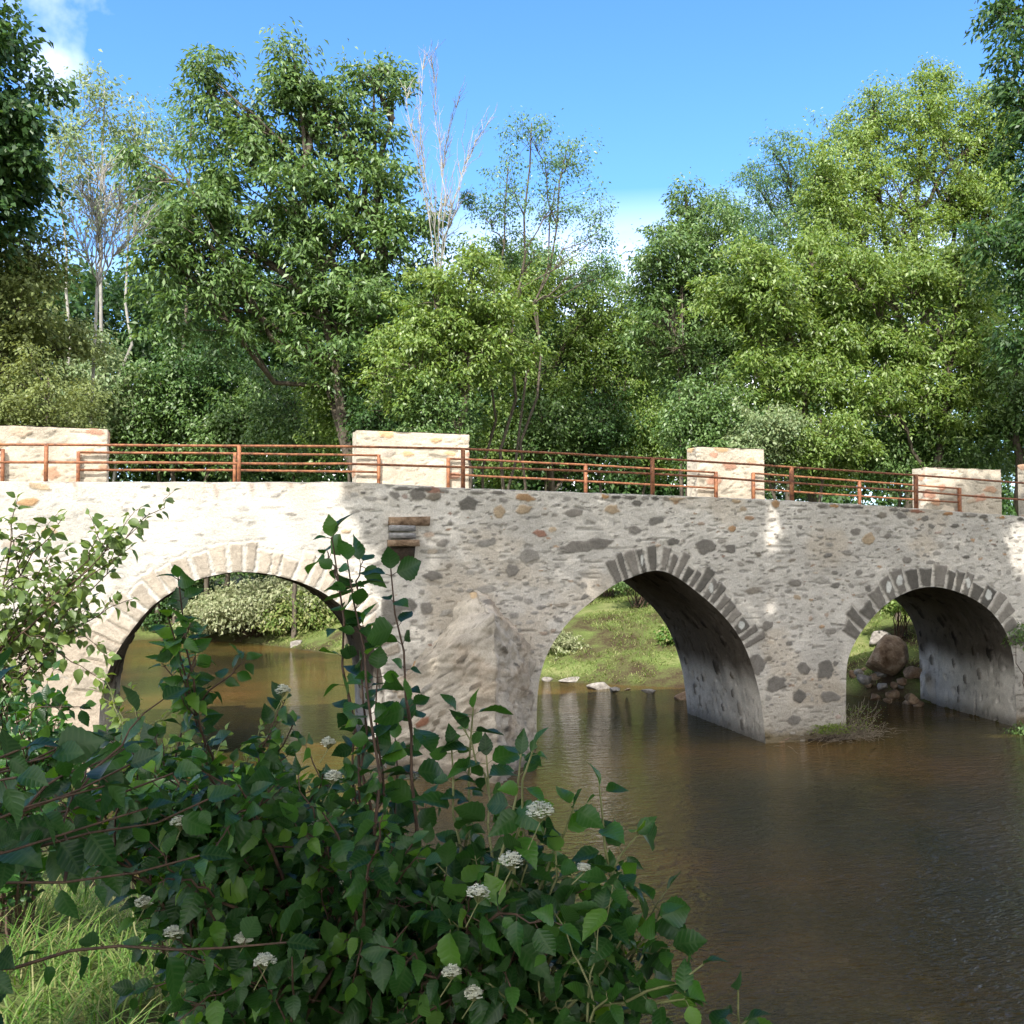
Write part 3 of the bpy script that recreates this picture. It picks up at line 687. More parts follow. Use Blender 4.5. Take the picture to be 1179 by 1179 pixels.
# ------------------------------------------------------------------ rocks
def ico(n):
    import bmesh
    bm = bmesh.new(); bmesh.ops.create_icosphere(bm, subdivisions=n, radius=1); V = np.array([v.co[:] for v in bm.verts]); F = np.array([[v.index for v in f.verts] for f in bm.faces]); bm.free(); return V, F
ICO3, ICO2 = ico(4), ico(3)
def rock_mesh(c, r, seed, tpl=ICO2, cuts=14):
    rs = np.random.RandomState(seed); V, F = tpl; V = V.copy()
    for k in range(cuts):
        n = rs.normal(size=3); n /= np.linalg.norm(n); d = rs.uniform(.42, .8); h = V@n; V = V-np.where(h > d, (h-d)*.92, 0)[:, None]*n
    V *= (1+.20*(fbm(V[:, 0]*2+5, V[:, 1]*2+V[:, 2]*1.7+9, seed, 4)-.47))[:, None]
    return V*np.array(r)+np.array(c), F
def rock(c, r, seed, label, mat=M_ROCK, group=None, tpl=ICO2):
    V, F = rock_mesh(c, r, seed, tpl); base = np.array([c[0], c[1], V[:, 2].min()])
    o = link('rock', mesh_np('rock', V-base, F), mat); o.location = tuple(base)
    return tag(o, label, 'rock', group)
for i in range(22):
    x, y = 14.1+R.uniform(-.75, .7), 17.9+R.uniform(-.75, .75); r = R.uniform(.06, .17); z = gz(x, y)
    if z < -.15: continue
    rock((x, y, max(z, -.02)+r*.25), (r*1.25, r, r*.8), 200+i, 'small dark stone in the rubble under the tan boulder', M_TAN if i % 3 else M_ROCK, 'rubble under the boulder')
def wat(px, py):
    d = ray(px, py); return d*(-CAM_Z/d[2])
P = at_d(1022, 754, 21.3); rock((P[0], P[1], max(P[2], gz(P[0], P[1])+.36)), (.66, .52, .60), 3, 'big tan boulder with rough face seen through the right arch', M_TAN, tpl=ICO3)
for i, (px, py, dd, r, lab) in enumerate([
    (996, 781, 20.8, .17, 'pale flat stone below the left side of the tan boulder'), (1016, 790, 20.4, .13, 'small pale stone under the middle of the tan boulder'),
    (1046, 790, 20.2, .16, 'dark angular stone right of the tan boulder foot'), (1030, 800, 19.8, .14, 'brown stone at the waterline beneath the tan boulder'),
    (1052, 775, 20.4, .20, 'upright brown stone against the far pier edge'), (1050, 805, 19.3, .15, 'wet dark stone nearest the water in the right arch'),
    (1012, 715, 23.5, .30, 'pale grey rock in grass above the tan boulder'), (1008, 803, 19.8, .12, 'low dark stone left of the waterline stones'), (1038, 785, 20.0, .11, 'small broken stone between the pale and the dark angular stones'), (1022, 806, 19.4, .10, 'small wet stone in front of the brown waterline stone'), (1057, 790, 19.9, .12, 'small stone wedged against the vault foot')]):
    P = at_d(px, py, dd); P[2] = max(gz(P[0], P[1])+r*.3, .02) if P[2] < gz(P[0], P[1])+.6 else P[2]; rock(P, (r*1.2, r, r*.75), 20+i, lab, M_ROCK if i in (0, 1, 6) else M_TAN, 'stones around the boulder')
for i, (px, py, rx, lab) in enumerate([
    (630, 781, .24, 'pale stone at the foot of the grassy bank beside the middle arch pier'), (659, 782, .34, 'long pale grey stone on the far water edge, second from the left'),
    (690, 790, .34, 'pale flat stone in the middle of the far water edge'), (708, 794, .2, 'small pale stone just right of the middle flat stone'),
    (722, 793, .09, 'tiny dark stone between the pale water edge stones'), (748, 795, .22, 'pale stone low in the water right of the tiny dark stone'), (786, 802, .36, 'dark flat stone beside the right pier of the middle arch')]):
    P = wat(px, py+3); rock((P[0], P[1], .04), (rx, rx*.6, rx*.36), 50+i, lab, M_ROCK if i not in (4, 6) else M_TAN, 'stones along the far water edge')
P = wat(340, 746); rock((P[0], P[1], .1), (.24, .2, .28), 71, 'white pointed stone at the water edge through the left arch', M_ROCK)

# ------------------------------------------------------------------ trees
def gauss(n): return R.normal(size=(n, 3))
def foliage_clusters(cl, cs, per, L, asp, droop=.35, spread=1.0):
    """cl (n,3) cluster centres; umbrella-like sprays of leaves"""
    n = len(cl); per_i = np.maximum(1, (per*1.5*R.uniform(.6, 1.35, n)).astype(int)); idx = np.repeat(np.arange(n), per_i); m = len(idx)
    s = (cs*R.uniform(.6, 1.25, n))[idx]
    th = R.uniform(0, 2*PI, m); rr = np.sqrt(R.uniform(0, 1, m))
    lob = 1+.35*np.sin(th*3+idx*1.7)
    ox = np.cos(th)*rr*s*lob; oy = np.sin(th)*rr*s*lob
    tiltx = R.uniform(-.5, .5, n)[idx]; tilty = R.uniform(-.5, .5, n)[idx]
    oz = -droop*R.uniform(0, 1.6, n)[idx]*(rr**2)*s+R.normal(0, .27, m)*s+ox*tiltx*1.5+oy*tilty*1.5
    C = cl[idx]+np.stack([ox, oy, oz], 1)*spread
    A = np.stack([np.cos(th), np.sin(th), -.75+0*th], 1)+gauss(m)*.6
    Nn = np.stack([np.cos(th)*.6-.1, np.sin(th)*.6-.25, .7+0*th], 1)+gauss(m)*.5
    Ls = L*R.uniform(.65, 1.25, m)
    return C, A, Nn, Ls, Ls*asp*R.uniform(.8, 1.2, m)
def wiggle(a, b, n=7, amp=.05, up=0.0):
    a = np.asarray(a, float); b = np.asarray(b, float); t = np.linspace(0, 1, n)[:, None]; l = np.linalg.norm(b-a)
    p = a+(b-a)*t; p[:, 2] += (up*l*np.sin(t[:, 0]*PI)); w = R.normal(0, amp*l, (n, 3)); w[0] = w[-1] = 0
    return p+w*np.sin(t*PI)
def tree(name, label, Y, lobes, trunk_px, leaf='ash', L=.12, asp=.42, per=70, cs=.42, dens=1.0, bark=M_BARK, tr=.14, cat='tree', group=None, stems=1, base_xy=None, bare=0.0, shell=.45, depth=.85):
    """lobes in picture pixels (x, y, rx, ry) at the distance plane Y; a tree that would root in the river moves back to the far bank"""
    if base_xy is None:
        Y0 = Y; q = at(trunk_px, 500, Y)
        while Y < 60 and inside(q[:1], q[1:2], RIVER)[0]: Y += .5; q = at(trunk_px, 500, Y)
        if Y > Y0: Y += .8
        L, cs, tr = L*Y/Y0, cs*Y/Y0, tr*Y/Y0
    W = []
    for (px, py, rx, ry) in lobes:
        c = at(px, py, Y+R.uniform(-.6, .6)); zc = float(np.dot(c-np.array([0, 0, CAM_Z]), _f)); s = zc/1179
        W.append((c, np.array([rx*s, (rx+ry)*.5*s*depth, ry*s])))
    bx = at(trunk_px, 500, Y)[:2] if base_xy is None else np.array(base_xy); base = np.array([bx[0], bx[1], gz(bx[0], bx[1])])
    e = empty(name, base, label, cat, group)
    tb = Tubes(6); bb = Tubes(4)
    topz = max(c[2]+r[2]*.5 for c, r in W); order = sorted(W, key=lambda q: -q[0][2])
    tops = [order[min(k, len(order)-1)] for k in range(stems)]
    trunks = []
    for k, (c, r) in enumerate(tops):
        b0 = base+np.array([R.uniform(-.25, .25), R.uniform(-.25, .25), -.1])*(stems > 1) - np.array([0, 0, .1])
        tp = c+np.array([0, 0, r[2]*.6]); p = wiggle(b0, tp, 12, .012); tt = np.linspace(0, 1, 12); trunks.append(p)
        tb.add(p, tr*(1-tt)**.8*(1 if k == 0 else .75)+.018, 7)
    tb.build('trunk', bark, e)
    allc = []
    for (c, r) in W:
        T = trunks[int(R.randint(len(trunks)))]
        dz = np.abs(T[:, 2]-(c[2]-max(.5, .9*np.linalg.norm(T[-1][:2]-c[:2]))-r[2]*.4)); a = T[int(np.argmin(dz))]
        limb = wiggle(a, c, 7, .04, .05); bb.add(limb, np.linspace(tr*.42, tr*.14, 7)+.006, 5)
        n = int(dens*4.4*(r[0]*r[2]+r[0]*r[1]*.6+r[1]*r[2]*.6)/(cs*cs)**1.0*.55)+3
        d = unit(gauss(n)); d[:, 1] -= .25; d = unit(d); f = (shell+(1.08-shell)*R.uniform(0, 1, n)**.7)
        # ragged lobes
        f = f*(1+.22*np.sin(d[:, 0]*5+c[0]*3)*np.sin(d[:, 2]*6+c[2]*2))
        cl = c+d*f[:, None]*r; cl[:, 2] = np.maximum(cl[:, 2], base[2]+.25)
        allc.append(cl)
        nb = min(n, int(9+n*.35))
        for q in R.choice(n, nb, replace=False):
            st = limb[R.randint(3, 7)]; bb.add(wiggle(st, cl[q], 4, .06, .04), np.linspace(tr*.13+.004, .005, 4), 3)
    bb.build('branches', bark, e)
    cl = np.vstack(allc)
    if bare: cl = cl[R.uniform(size=len(cl)) > bare]
    C, A, Nn, Ls, Ws = foliage_clusters(cl, cs, per, L, asp)
    leaves('crown', C, A, Nn, Ls, Ws, LEAF[leaf], e)
    return e
gT = 'trees beyond the bridge'
# --- left side
tree('maple_tree', 'tall dense dark green tree cut off by the left picture edge', 20, [(-65, 110, 95, 110), (-15, 90, 42, 60), (2, 175, 46, 65), (-20, 15, 38, 50), (-50, 240, 80, 60), (15, 215, 38, 40)], -45, 'dark', .15, .6, 70, .42, 1.15, group=gT)
tree('maple_tree', 'light olive tree under the tall dark one at the left picture edge', 21.5, [(-15, 300, 70, 60), (35, 300, 40, 45), (-30, 370, 80, 60), (25, 370, 50, 50), (65, 400, 45, 45)], -20, 'olive', .10, .55, 80, .38, 1.0, group=gT)
tree('birch_tree', 'thin leaved birch with pale bare lower trunks near the left', 24, [(120, 120, 45, 45), (90, 180, 38, 50), (155, 165, 40, 50), (175, 215, 30, 40), (110, 230, 50, 40), (60, 150, 22, 40)], 118, 'pale', .10, .55, 34, .40, 1.0, bark=M_PALE, tr=.055, stems=3, group=gT, shell=.2)
tree('young_tree', 'slender see-through tree between the pale birch and the tall ash', 29, [(205, 165, 30, 55), (195, 230, 28, 40), (222, 130, 16, 30)], 205, 'blue', .09, .55, 26, .4, 1.0, tr=.07, group=gT, shell=.2)
tree('ash_tree', 'largest ash tree with several leafy spires, left of centre', 22,
     [(240, 105, 22, 48), (262, 165, 48, 45), (335, 75, 18, 42), (330, 130, 38, 45), (375, 125, 40, 38), (430, 95, 38, 22), (452, 84, 16, 14), (405, 160, 48, 40), (310, 225, 85, 65), (420, 230, 70, 60), (225, 260, 60, 55), (455, 290, 55, 65), (330, 310, 100, 70), (240, 345, 75, 60), (400, 370, 80, 60), (160, 200, 22, 34), (190, 300, 32, 40)],
     430, 'ash', .15, .36, 72, .40, 1.0, tr=.20, stems=3, group=gT)
tree('ash_tree', 'bright green tree filling the right flank of the largest ash', 23.5, [(545, 330, 50, 50), (520, 400, 60, 55), (575, 385, 45, 50), (470, 420, 60, 50), (500, 350, 42, 45)], 520, 'bright', .12, .42, 75, .36, .95, group=gT)
# dead bare tree
def bare_tree(label, Y, fans, base_px, mat, r0=.07):
    b = at(base_px, 500, Y); base = np.array([b[0], b[1], gz(b[0], b[1])]); e = empty('dead_tree', base, label, 'dead tree', gT)
    t = Tubes(5); root = at(base_px, 330, Y)
    t.add(wiggle(base, root, 8, .01), np.linspace(r0*1.6, r0, 8), 6); t.build('trunk', mat, e)
    t = Tubes(4)
    for pts in fans:
        q = spline([root]+[at(px, py, Y+R.uniform(-.8, .8)) for px, py in pts], 5); n = len(q); q[1:-1] += R.normal(0, .02, (n-2, 3)); t.add(q, np.linspace(r0*.62, .006, n), 5)
        for k in range(26):
            i = R.randint(4, n-1); d = unit(q[min(i+1, n-1)]-q[i-1]+R.normal(0, .22, 3)*np.array([1, 1, .3])); l = R.uniform(.4, 1.5)*(1-i/n*.55)
            tip = q[i]+(d+np.array([0, 0, .25]))*l; w = wiggle(q[i], tip, 5, .04); t.add(w, np.linspace(.013, .004, 5), 3)
            for z in range(2):
                j = R.randint(1, 4); t.add(wiggle(w[j], w[j]+(d+R.normal(0, .4, 3))*l*.35, 3, .04), np.linspace(.007, .003, 3), 3)
    t.build('branches', mat, e); return e
bare_tree('leafless pale dead tree with thin upright branches right of the largest ash', 27, [[(500, 250), (484, 160), (489, 62)], [(492, 240), (474, 150), (466, 95)], [(505, 250), (512, 180), (528, 110)], [(515, 260), (535, 190), (565, 135)], [(512, 240), (505, 150), (497, 60)], [(510, 280), (525, 240), (545, 150)]], 505, M_PALE, .030)
bare_tree('bare grey twiggy shrub between the trees right of the sky gap', 24, [[(770, 400), (760, 385)], [(790, 395), (780, 370)], [(800, 400), (805, 380)], [(780, 410), (750, 400)], [(785, 400), (770, 370)]], 785, M_BARK, .04)
bare_tree('bare whitish dead stems standing in front of the birch', 22.5, [[(120, 250), (118, 190)], [(110, 260), (95, 215)], [(130, 270), (140, 225)], [(105, 300), (80, 250)], [(130, 300), (160, 260)], [(115, 300), (112, 240)]], 112, M_PALE, .032)
# sparse tree with the mistletoe
sp = tree('poplar_tree', 'sparse see-through tree with mistletoe balls beside the open sky', 28,
     [(612, 160, 38, 32), (655, 185, 34, 40), (640, 235, 42, 36), (690, 265, 22, 40), (585, 215, 30, 40), (675, 310, 38, 30), (615, 290, 38, 28), (560, 250, 22, 34), (705, 320, 20, 24)], 560, 'blue', .095, .55, 30, .42, 1.0, bark=M_BARK, tr=.045, stems=4, group=gT, shell=.15)
for i, (px, py, rr) in enumerate([(576, 281, .20), (589, 297, .22), (571, 296, .16), (538, 230, .22)]):
    c = at(px, py, 27.8); n = 420; d = unit(gauss(n)); e = empty('mistletoe', c, ['dark mistletoe ball high in the sparse tree beside the sky', 'largest dark mistletoe ball, lowest of the three close together in the sparse tree', 'small mistletoe ball left of the larger ones in the sparse tree', 'mistletoe tuft on the dead branches near the largest ash'][i], 'mistletoe', 'mistletoe balls')
    leaves('leaves', c+d*rr*R.uniform(.3, 1.1, n)[:, None], d+gauss(n)*.4, gauss(n), .09, .03, LEAF['dark'], e)
    t = Tubes(3)
    for k in range(14): t.add([c, c+unit(gauss(1))[0]*rr*.8], .006)
    t.build('stems', M_BARK, e)
tree('alder_tree', 'round mid green tree low under the sparse tree', 33, [(640, 320, 42, 36), (605, 350, 45, 42), (690, 350, 45, 42), (590, 330, 30, 30), (720, 385, 40, 40), (665, 380, 50, 40), (640, 420, 65, 45), (700, 430, 50, 42), (560, 400, 45, 50), (600, 300, 30, 26), (740, 410, 40, 40)], 645, 'bright', .13, .5, 80, .46, 1.0, group=gT)
# --- right side
tree('ash_tree', 'dark topped ash standing at the right side of the open sky gap', 24.5, [(790, 240, 26, 34), (775, 265, 30, 30), (765, 300, 36, 40), (750, 340, 36, 36), (780, 290, 42, 40), (835, 285, 42, 48), (795, 345, 55, 46), (760, 380, 42, 42), (850, 350, 48, 48), (865, 400, 45, 40), (800, 418, 60, 42)], 800, 'ash', .13, .38, 74, .40, .95, group=gT)
tree('ash_tree', 'bluish hazy ash rising behind the dark topped ash', 30, [(860, 280, 45, 50), (930, 270, 50, 50), (830, 240, 26, 30), (890, 175, 32, 32), (870, 210, 26, 26), (905, 220, 40, 38), (880, 260, 42, 38), (950, 230, 42, 48), (948, 170, 16, 24)], 905, 'blue', .12, .36, 50, .44, .95, group=gT)
tree('ash_tree', 'tallest airy tree at the upper right, its pale green top against the sky', 26.5, [(1140, 250, 50, 60), (960, 260, 50, 50), (940, 200, 34, 40), (1150, 150, 40, 50), (1060, 105, 38, 30), (1005, 130, 32, 36), (970, 175, 34, 42), (1050, 160, 60, 46), (1120, 140, 42, 46), (1000, 220, 54, 44), (1090, 230, 62, 46), (1130, 200, 42, 46), (1040, 265, 48, 30), (1060, 320, 75, 30)], 1050, 'bright', .13, .38, 64, .42, 1.25, tr=.18, stems=3, group=gT)
tree('ash_tree', 'broad bright yellow green tree in the sun behind the narrow pillar', 21.5, [(860, 310, 42, 36), (830, 350, 40, 34), (935, 300, 45, 38), (890, 340, 42, 36), (975, 340, 50, 42), (920, 385, 60, 38), (985, 400, 52, 38), (870, 430, 45, 36), (940, 440, 55, 40)], 935, 'bright', .13, .38, 78, .36, .95, group=gT)
tree('ash_tree', 'sunlit light green tree with drooping boughs behind the right pillar', 20.5, [(1110, 320, 50, 40), (980, 320, 50, 40), (1150, 400, 40, 40), (1045, 330, 50, 36), (1030, 400, 52, 34), (1085, 415, 55, 38), (1010, 450, 50, 34), (1080, 470, 66, 38), (1120, 380, 38, 34), (1130, 450, 30, 34)], 1060, 'bright', .13, .38, 80, .36, .95, group=gT)
tree('chestnut_tree', 'dark leafy tree overhanging at the right picture edge, closest of the trees', 16.8, [(1210, 70, 66, 50), (1178, 12, 38, 22), (1200, 180, 60, 55), (1170, 290, 50, 44), (1215, 260, 62, 55), (1205, 380, 52, 46), (1180, 125, 28, 26), (1215, -30, 80, 40)], 1260, 'dark', .15, .42, 66, .42, 1.1, tr=.2, group=gT, base_xy=(19.6, 18.0))
tree('ash_tree', 'pale green tree at the lower right edge beneath the dark overhanging one', 19.5, [(1165, 440, 40, 45), (1200, 480, 45, 45), (1160, 500, 30, 34)], 1185, 'ash', .12, .42, 75, .36, 1.0, group=gT)
# --- shrubs right behind the bridge
gS = 'shrubs and low trees behind the railing'
SH = [(-30, 455, 60, 55, 'olive', 'olive shrub at the far left above the left end pillar'), (55, 462, 52, 50, 'olive', 'light olive shrub behind the right half of the left end pillar'),
      (120, 440, 42, 60, 'pale', 'thin pale shrub with visible twigs just right of the left end pillar'), (185, 460, 50, 55, 'ash', 'green shrub behind the railing, second bay from the left end pillar'),
      (240, 420, 50, 50, 'dark', 'dark shaded bush below the largest ash on its left'), (265, 480, 45, 40, 'ash', 'low leafy bush behind the left railing post'), (340, 470, 50, 48, 'ash', 'glossy leaved bush halfway between the left post and the middle left pillar'),
      (400, 440, 50, 50, 'bright', 'bright bush just left of the middle left pillar'), (450, 470, 42, 42, 'dark', 'dark bush directly behind the middle left pillar'), (505, 470, 42, 42, 'ash', 'bush showing above the right end of the middle left pillar'),
      (570, 490, 42, 44, 'bright', 'whitish green bush just right of the middle left pillar'), (630, 485, 48, 40, 'ash', 'bush halfway between the middle left and narrow pillars'), (690, 480, 42, 42, 'dark', 'dark bush under the alder on its right'),
      (745, 485, 46, 46, 'bright', 'light bush just left of the narrow pillar'), (815, 470, 46, 46, 'ash', 'bush directly behind the narrow pillar'), (885, 490, 42, 38, 'pale', 'pale bush just right of the narrow pillar'),
      (945, 500, 50, 36, 'bright', 'bright bush behind the right railing bay'), (1030, 510, 52, 32, 'ash', 'low bush just left of the right pillar'), (1110, 520, 50, 34, 'ash', 'low bush behind the right pillar')]
for i, (px, py, rx, ry, lf, lab) in enumerate(SH):
    Y = 33 if 540 < px < 770 else 24 if 380 < px < 800 else (19.6 if px <= 380 else 21)
    if px <= 380: Y = 20.5 if px < 150 else 24.0
    lo = [(px, py, rx, ry), (px-rx*.5, py+ry*.4, rx*.65, ry*.6), (px+rx*.55, py+ry*.35, rx*.65, ry*.6), (px, py+ry*.95, rx*.9, ry*.7)]
    tree('shrub', lab, Y, lo, px, lf, (.095 if lf != 'olive' else .075)*max(1, Y/24), .5, 75, .34*Y/22, 1.1, tr=.05, cat='shrub', group=gS)
# background wood closing the gaps low down
def far_wood():
    n = 4600; px = R.uniform(-250, 1450, n); hmax = np.interp(px, [-250, 60, 200, 500, 600, 700, 740, 900, 1450], [250, 290, 300, 310, 330, 335, 330, 280, 260])+R.uniform(0, 40, n)
    Yv = R.uniform(40, 48, n)
    cl = []
    for k in range(n):
        py = R.uniform(hmax[k], 640); cl.append(at(px[k], py, Yv[k]))
    C, A, Nn, Ls, Ws = foliage_clusters(np.array(cl), 1.0, 60, .26, .6)
    o = leaves('woodland', C, A, Nn, Ls, Ws, LEAF['dark']); tag(o, 'dense dark woodland filling in behind the trees across the river', 'woodland', kind='stuff')
far_wood()

# vegetation seen through the arches
def low_shrub(name, label, c, r, leaf, L=.07, n=160, per=26, cs=.18, asp=.5, cat='shrub', group=None, tpl=T_QUAD, twigs=14, twm=M_TWIG):
    c = np.asarray(c, float); r = np.asarray(r, float)
    base = np.array([c[0], c[1], min(c[2], max(-.1, gz(c[0], c[1])))]); e = empty(name, base, label, cat, group)
    d = unit(gauss(n)); d[:, 2] = np.abs(d[:, 2])*1.1-.25; cl = c+d*(R.uniform(.25, 1.05, n)**.7)[:, None]*r
    C, A, Nn, Ls, Ws = foliage_clusters(cl, cs, per, L, asp)
    leaves('foliage', C, A, Nn, Ls, Ws, LEAF[leaf], e, tpl)
    t = Tubes(4)
    for k in range(twigs): t.add(wiggle(base+gauss(1)[0]*np.array([.1, .1, .0])*r[0], cl[R.randint(n)], 5, .05, .05), np.linspace(.018, .004, 5), 4)
    t.build('stems', twm, e); return e
for i, (px, py, Y, rx, rz, lf, lab) in enumerate([
    (300, 705, 35.5, 2.2, 1.3, 'weed', 'pale grey green bush on the far bank seen in the middle of the left arch'), (255, 712, 37.0, 1.5, 1.2, 'weed', 'silvery bush left of the middle of the left arch view'), (352, 712, 34.6, 1.5, 1.0, 'field', 'sunny yellowish bush at the right of the left arch view'),
    (338, 700, 35.3, 1.9, 1.35, 'weed', 'pale bush hiding the tree trunk at the right in the left arch view'), (205, 700, 40.0, 2.2, 1.9, 'dark', 'dark shaded bush above the water at the left of the left arch view'), (150, 715, 39.5, 1.8, 1.5, 'dark', 'dark bush at the extreme left inside the left arch'), (290, 655, 38.5, 3.2, 1.5, 'ash', 'green bush high in the left arch view behind the pale one')]):
    c = at(px, py, Y); low_shrub('shrub', lab, c, (rx, rx*.7, rz), lf, .13, 190, 34, .34, group='bushes seen through the left arch')
for i, (px, py, d, r, lf, lab) in enumerate([(700, 668, 30, .9, 'dark', 'dark leafy shrub at the top of the middle arch view'), (640, 750, 25.5, .7, 'weed', 'whitish weedy shrub on the bank at the left of the middle arch view'), (735, 672, 28, .8, 'ash', 'mid green shrub at the top right of the middle arch view'), (775, 738, 25, .35, 'grass', 'green tussock on the bank slope through the middle arch'), (1035, 695, 23.5, .6, 'bright', 'leafy green shrub above the boulder through the right arch')]):
    c = at_d(px, py, d); c[2] = max(c[2], gz(c[0], c[1])+.1); low_shrub('shrub', lab, c, (r, r, r*.5), lf, .09, 80, 26, .18, group='bank plants seen through the arches')

# ------------------------------------------------------------------ grass
def blades(name, X, Y, L, W, leaf, label, lean=.5, cat='grass'):
    n = len(X); Z = ground_z(X, Y)-.01; th = R.uniform(0, 2*PI, n)
    A = np.stack([np.cos(th)*lean, np.sin(th)*lean, np.ones(n)], 1)+gauss(n)*.18; Nn = np.stack([-np.cos(th), -np.sin(th), np.full(n, lean)], 1)
    # blades bend over the way they lean
    C = np.stack([X, Y, Z], 1); A = unit(A); Sd = unit(np.cross(A, Nn)); Nf = np.cross(Sd, A)
    tv, tf = T_BLADE; Ls = (L*R.uniform(.5, 1.3, n))[:, None, None]; out = np.stack([np.cos(th), np.sin(th), -.55+0*th], 1)
    V = C[:, None]+tv[None, :, 0:1]*Ls*A[:, None]+tv[None, :, 1:2]*W*Sd[:, None]-tv[None, :, 2:3]*Ls*out[:, None]*.9
    off = (np.arange(n)*len(tv))[:, None, None]
    o = link(name, mesh_np(name, V.reshape(-1, 3), [(f[None]+off).reshape(-1, f.shape[1]) for f in tf]), LEAF[leaf])
    return tag(o, label, cat, kind='stuff')
n = 15000; X = R.uniform(-2.6, .9, n); Y = R.uniform(1.2, 7.5, n); k = (fbm(X*2.2, Y*2.2, 8) > .40) & ~inside(X, Y, RIVER); X, Y = X[k], Y[k]
blades('grass', X, Y, .27, .0075, 'grass', 'long sunlit grass on the near bank at the lower left corner', .55)
n = 110000; X = R.uniform(1.5, 22, n); Y = R.uniform(17.6, 36, n); dn = ~inside(X, Y, RIVER) & (fbm(X*.8, Y*.8, 18) > .36); X, Y = X[dn], Y[dn]
blades('grass', X, Y, .11, .016, 'field', 'short dry and green grass covering the far bank beyond the arches', .6)

# mud islet with dead twigs at the foot of the second pier
def islet():
    P = wat(962, 852); c = np.array([P[0]+.05, P[1]+.1, 0.0]); e = empty('mud_islet', c, 'dark mud islet with dead twigs at the pier foot right of the middle arch', 'islet')
    V, F = rock_mesh(c+np.array([0, 0, -.03]), (.78, .34, .17), 12); link('mud', mesh_np('mud', V, F), M_MUD_SHADOW, e, True)
    t = Tubes(3)
    for k in range(420):
        a = c+np.array([R.normal(.1, .42), R.normal(-.05, .2), R.uniform(.02, .13)]); d = unit(R.normal(0, 1, 3)*np.array([1, .6, .28])); t.add(wiggle(a, a+d*R.uniform(.08, .35), 4, .06), .0035, 3)
    for k in range(46):
        a = c+np.array([R.normal(.35, .2), R.normal(0, .12), .05]); t.add(wiggle(a, a+np.array([R.normal(.12, .2), R.normal(0, .1), R.uniform(.15, .55)]), 5, .07), .0032, 3)
    tag(t.build('brushwood', M_STRAW, e), kind='stuff')
    n = 900; C = c+np.stack([R.normal(-.12, .16, n), R.normal(0, .12, n), R.uniform(.10, .24, n)], 1); leaves('green_tuft', C, gauss(n)+np.array([0, 0, .6]), gauss(n)*.6+np.array([0, 0, 1]), .05, .018, LEAF['lime'], e)
    n = 260; C = c+np.stack([R.normal(.42, .22, n), R.normal(0, .12, n), R.uniform(.1, .5, n)], 1); leaves('weed_leaves', C, gauss(n), gauss(n)*.6+np.array([0, 0, 1]), .035, .014, LEAF['field'], e)
islet()
c = at(1172, 735, 13.7); low_shrub('shrub', 'small leafy twigs sticking in at the right picture edge before the right arch', (c[0]+.25, c[1], c[2]), (.35, .3, .3), 'ash', .07, 40, 12, .14)
c = at(1172, 850, 13.4); low_shrub('shrub', 'scrappy weed at the waterline by the right picture edge', (c[0]+.2, c[1], c[2]), (.3, .25, .25), 'ash', .06, 34, 12, .12)

# ------------------------------------------------------------------ foreground plants
def twig_leaves(P, step, L, spread=.9, opposite=True, start=.25, face=None):
    """leaf placements along a polyline P"""
    s = arc_len(P); C = []; A = []; Nn = []; Ls = []; pet = []
    t = s[-1]*start; k = R.randint(9)
    while t <= s[-1]:
        p = np.array([np.interp(t, s, P[:, q]) for q in range(3)]); p2 = np.array([np.interp(min(t+.02, s[-1]), s, P[:, q]) for q in range(3)]); p1 = np.array([np.interp(max(t-.02, 0), s, P[:, q]) for q in range(3)])
        d = unit(p2-p1); ref = np.array([math.cos(k*1.57+.4), math.sin(k*1.57+.4), .15]); side = unit(np.cross(d, ref))
        for sg in ((1, -1) if opposite else ((1,) if k % 2 else (-1,))):
            a = unit(d*.55+side*sg*spread+R.normal(0, .25, 3)+np.array([0, 0, -.12])); q = p+a*L*.22
            C.append(q); A.append(a+np.array([0, 0, -.28])); Nn.append(np.array([-.25, -.5, .75])+R.normal(0, .55, 3)); Ls.append(L*(R.uniform(.45, 1.05) if R.rand() < .7 else R.uniform(1.0, 1.35))); pet.append((p, q))
        t += step*R.uniform(.7, 1.3); k += 1
    p = P[-1]; C.append(p); A.append(unit(P[-1]-P[-2])+np.array([0, 0, -.1])); Nn.append(np.array([-.2, -.3, .9])+R.normal(0, .3, 3)); Ls.append(L*.8)
    return C, A, Nn, Ls, pet
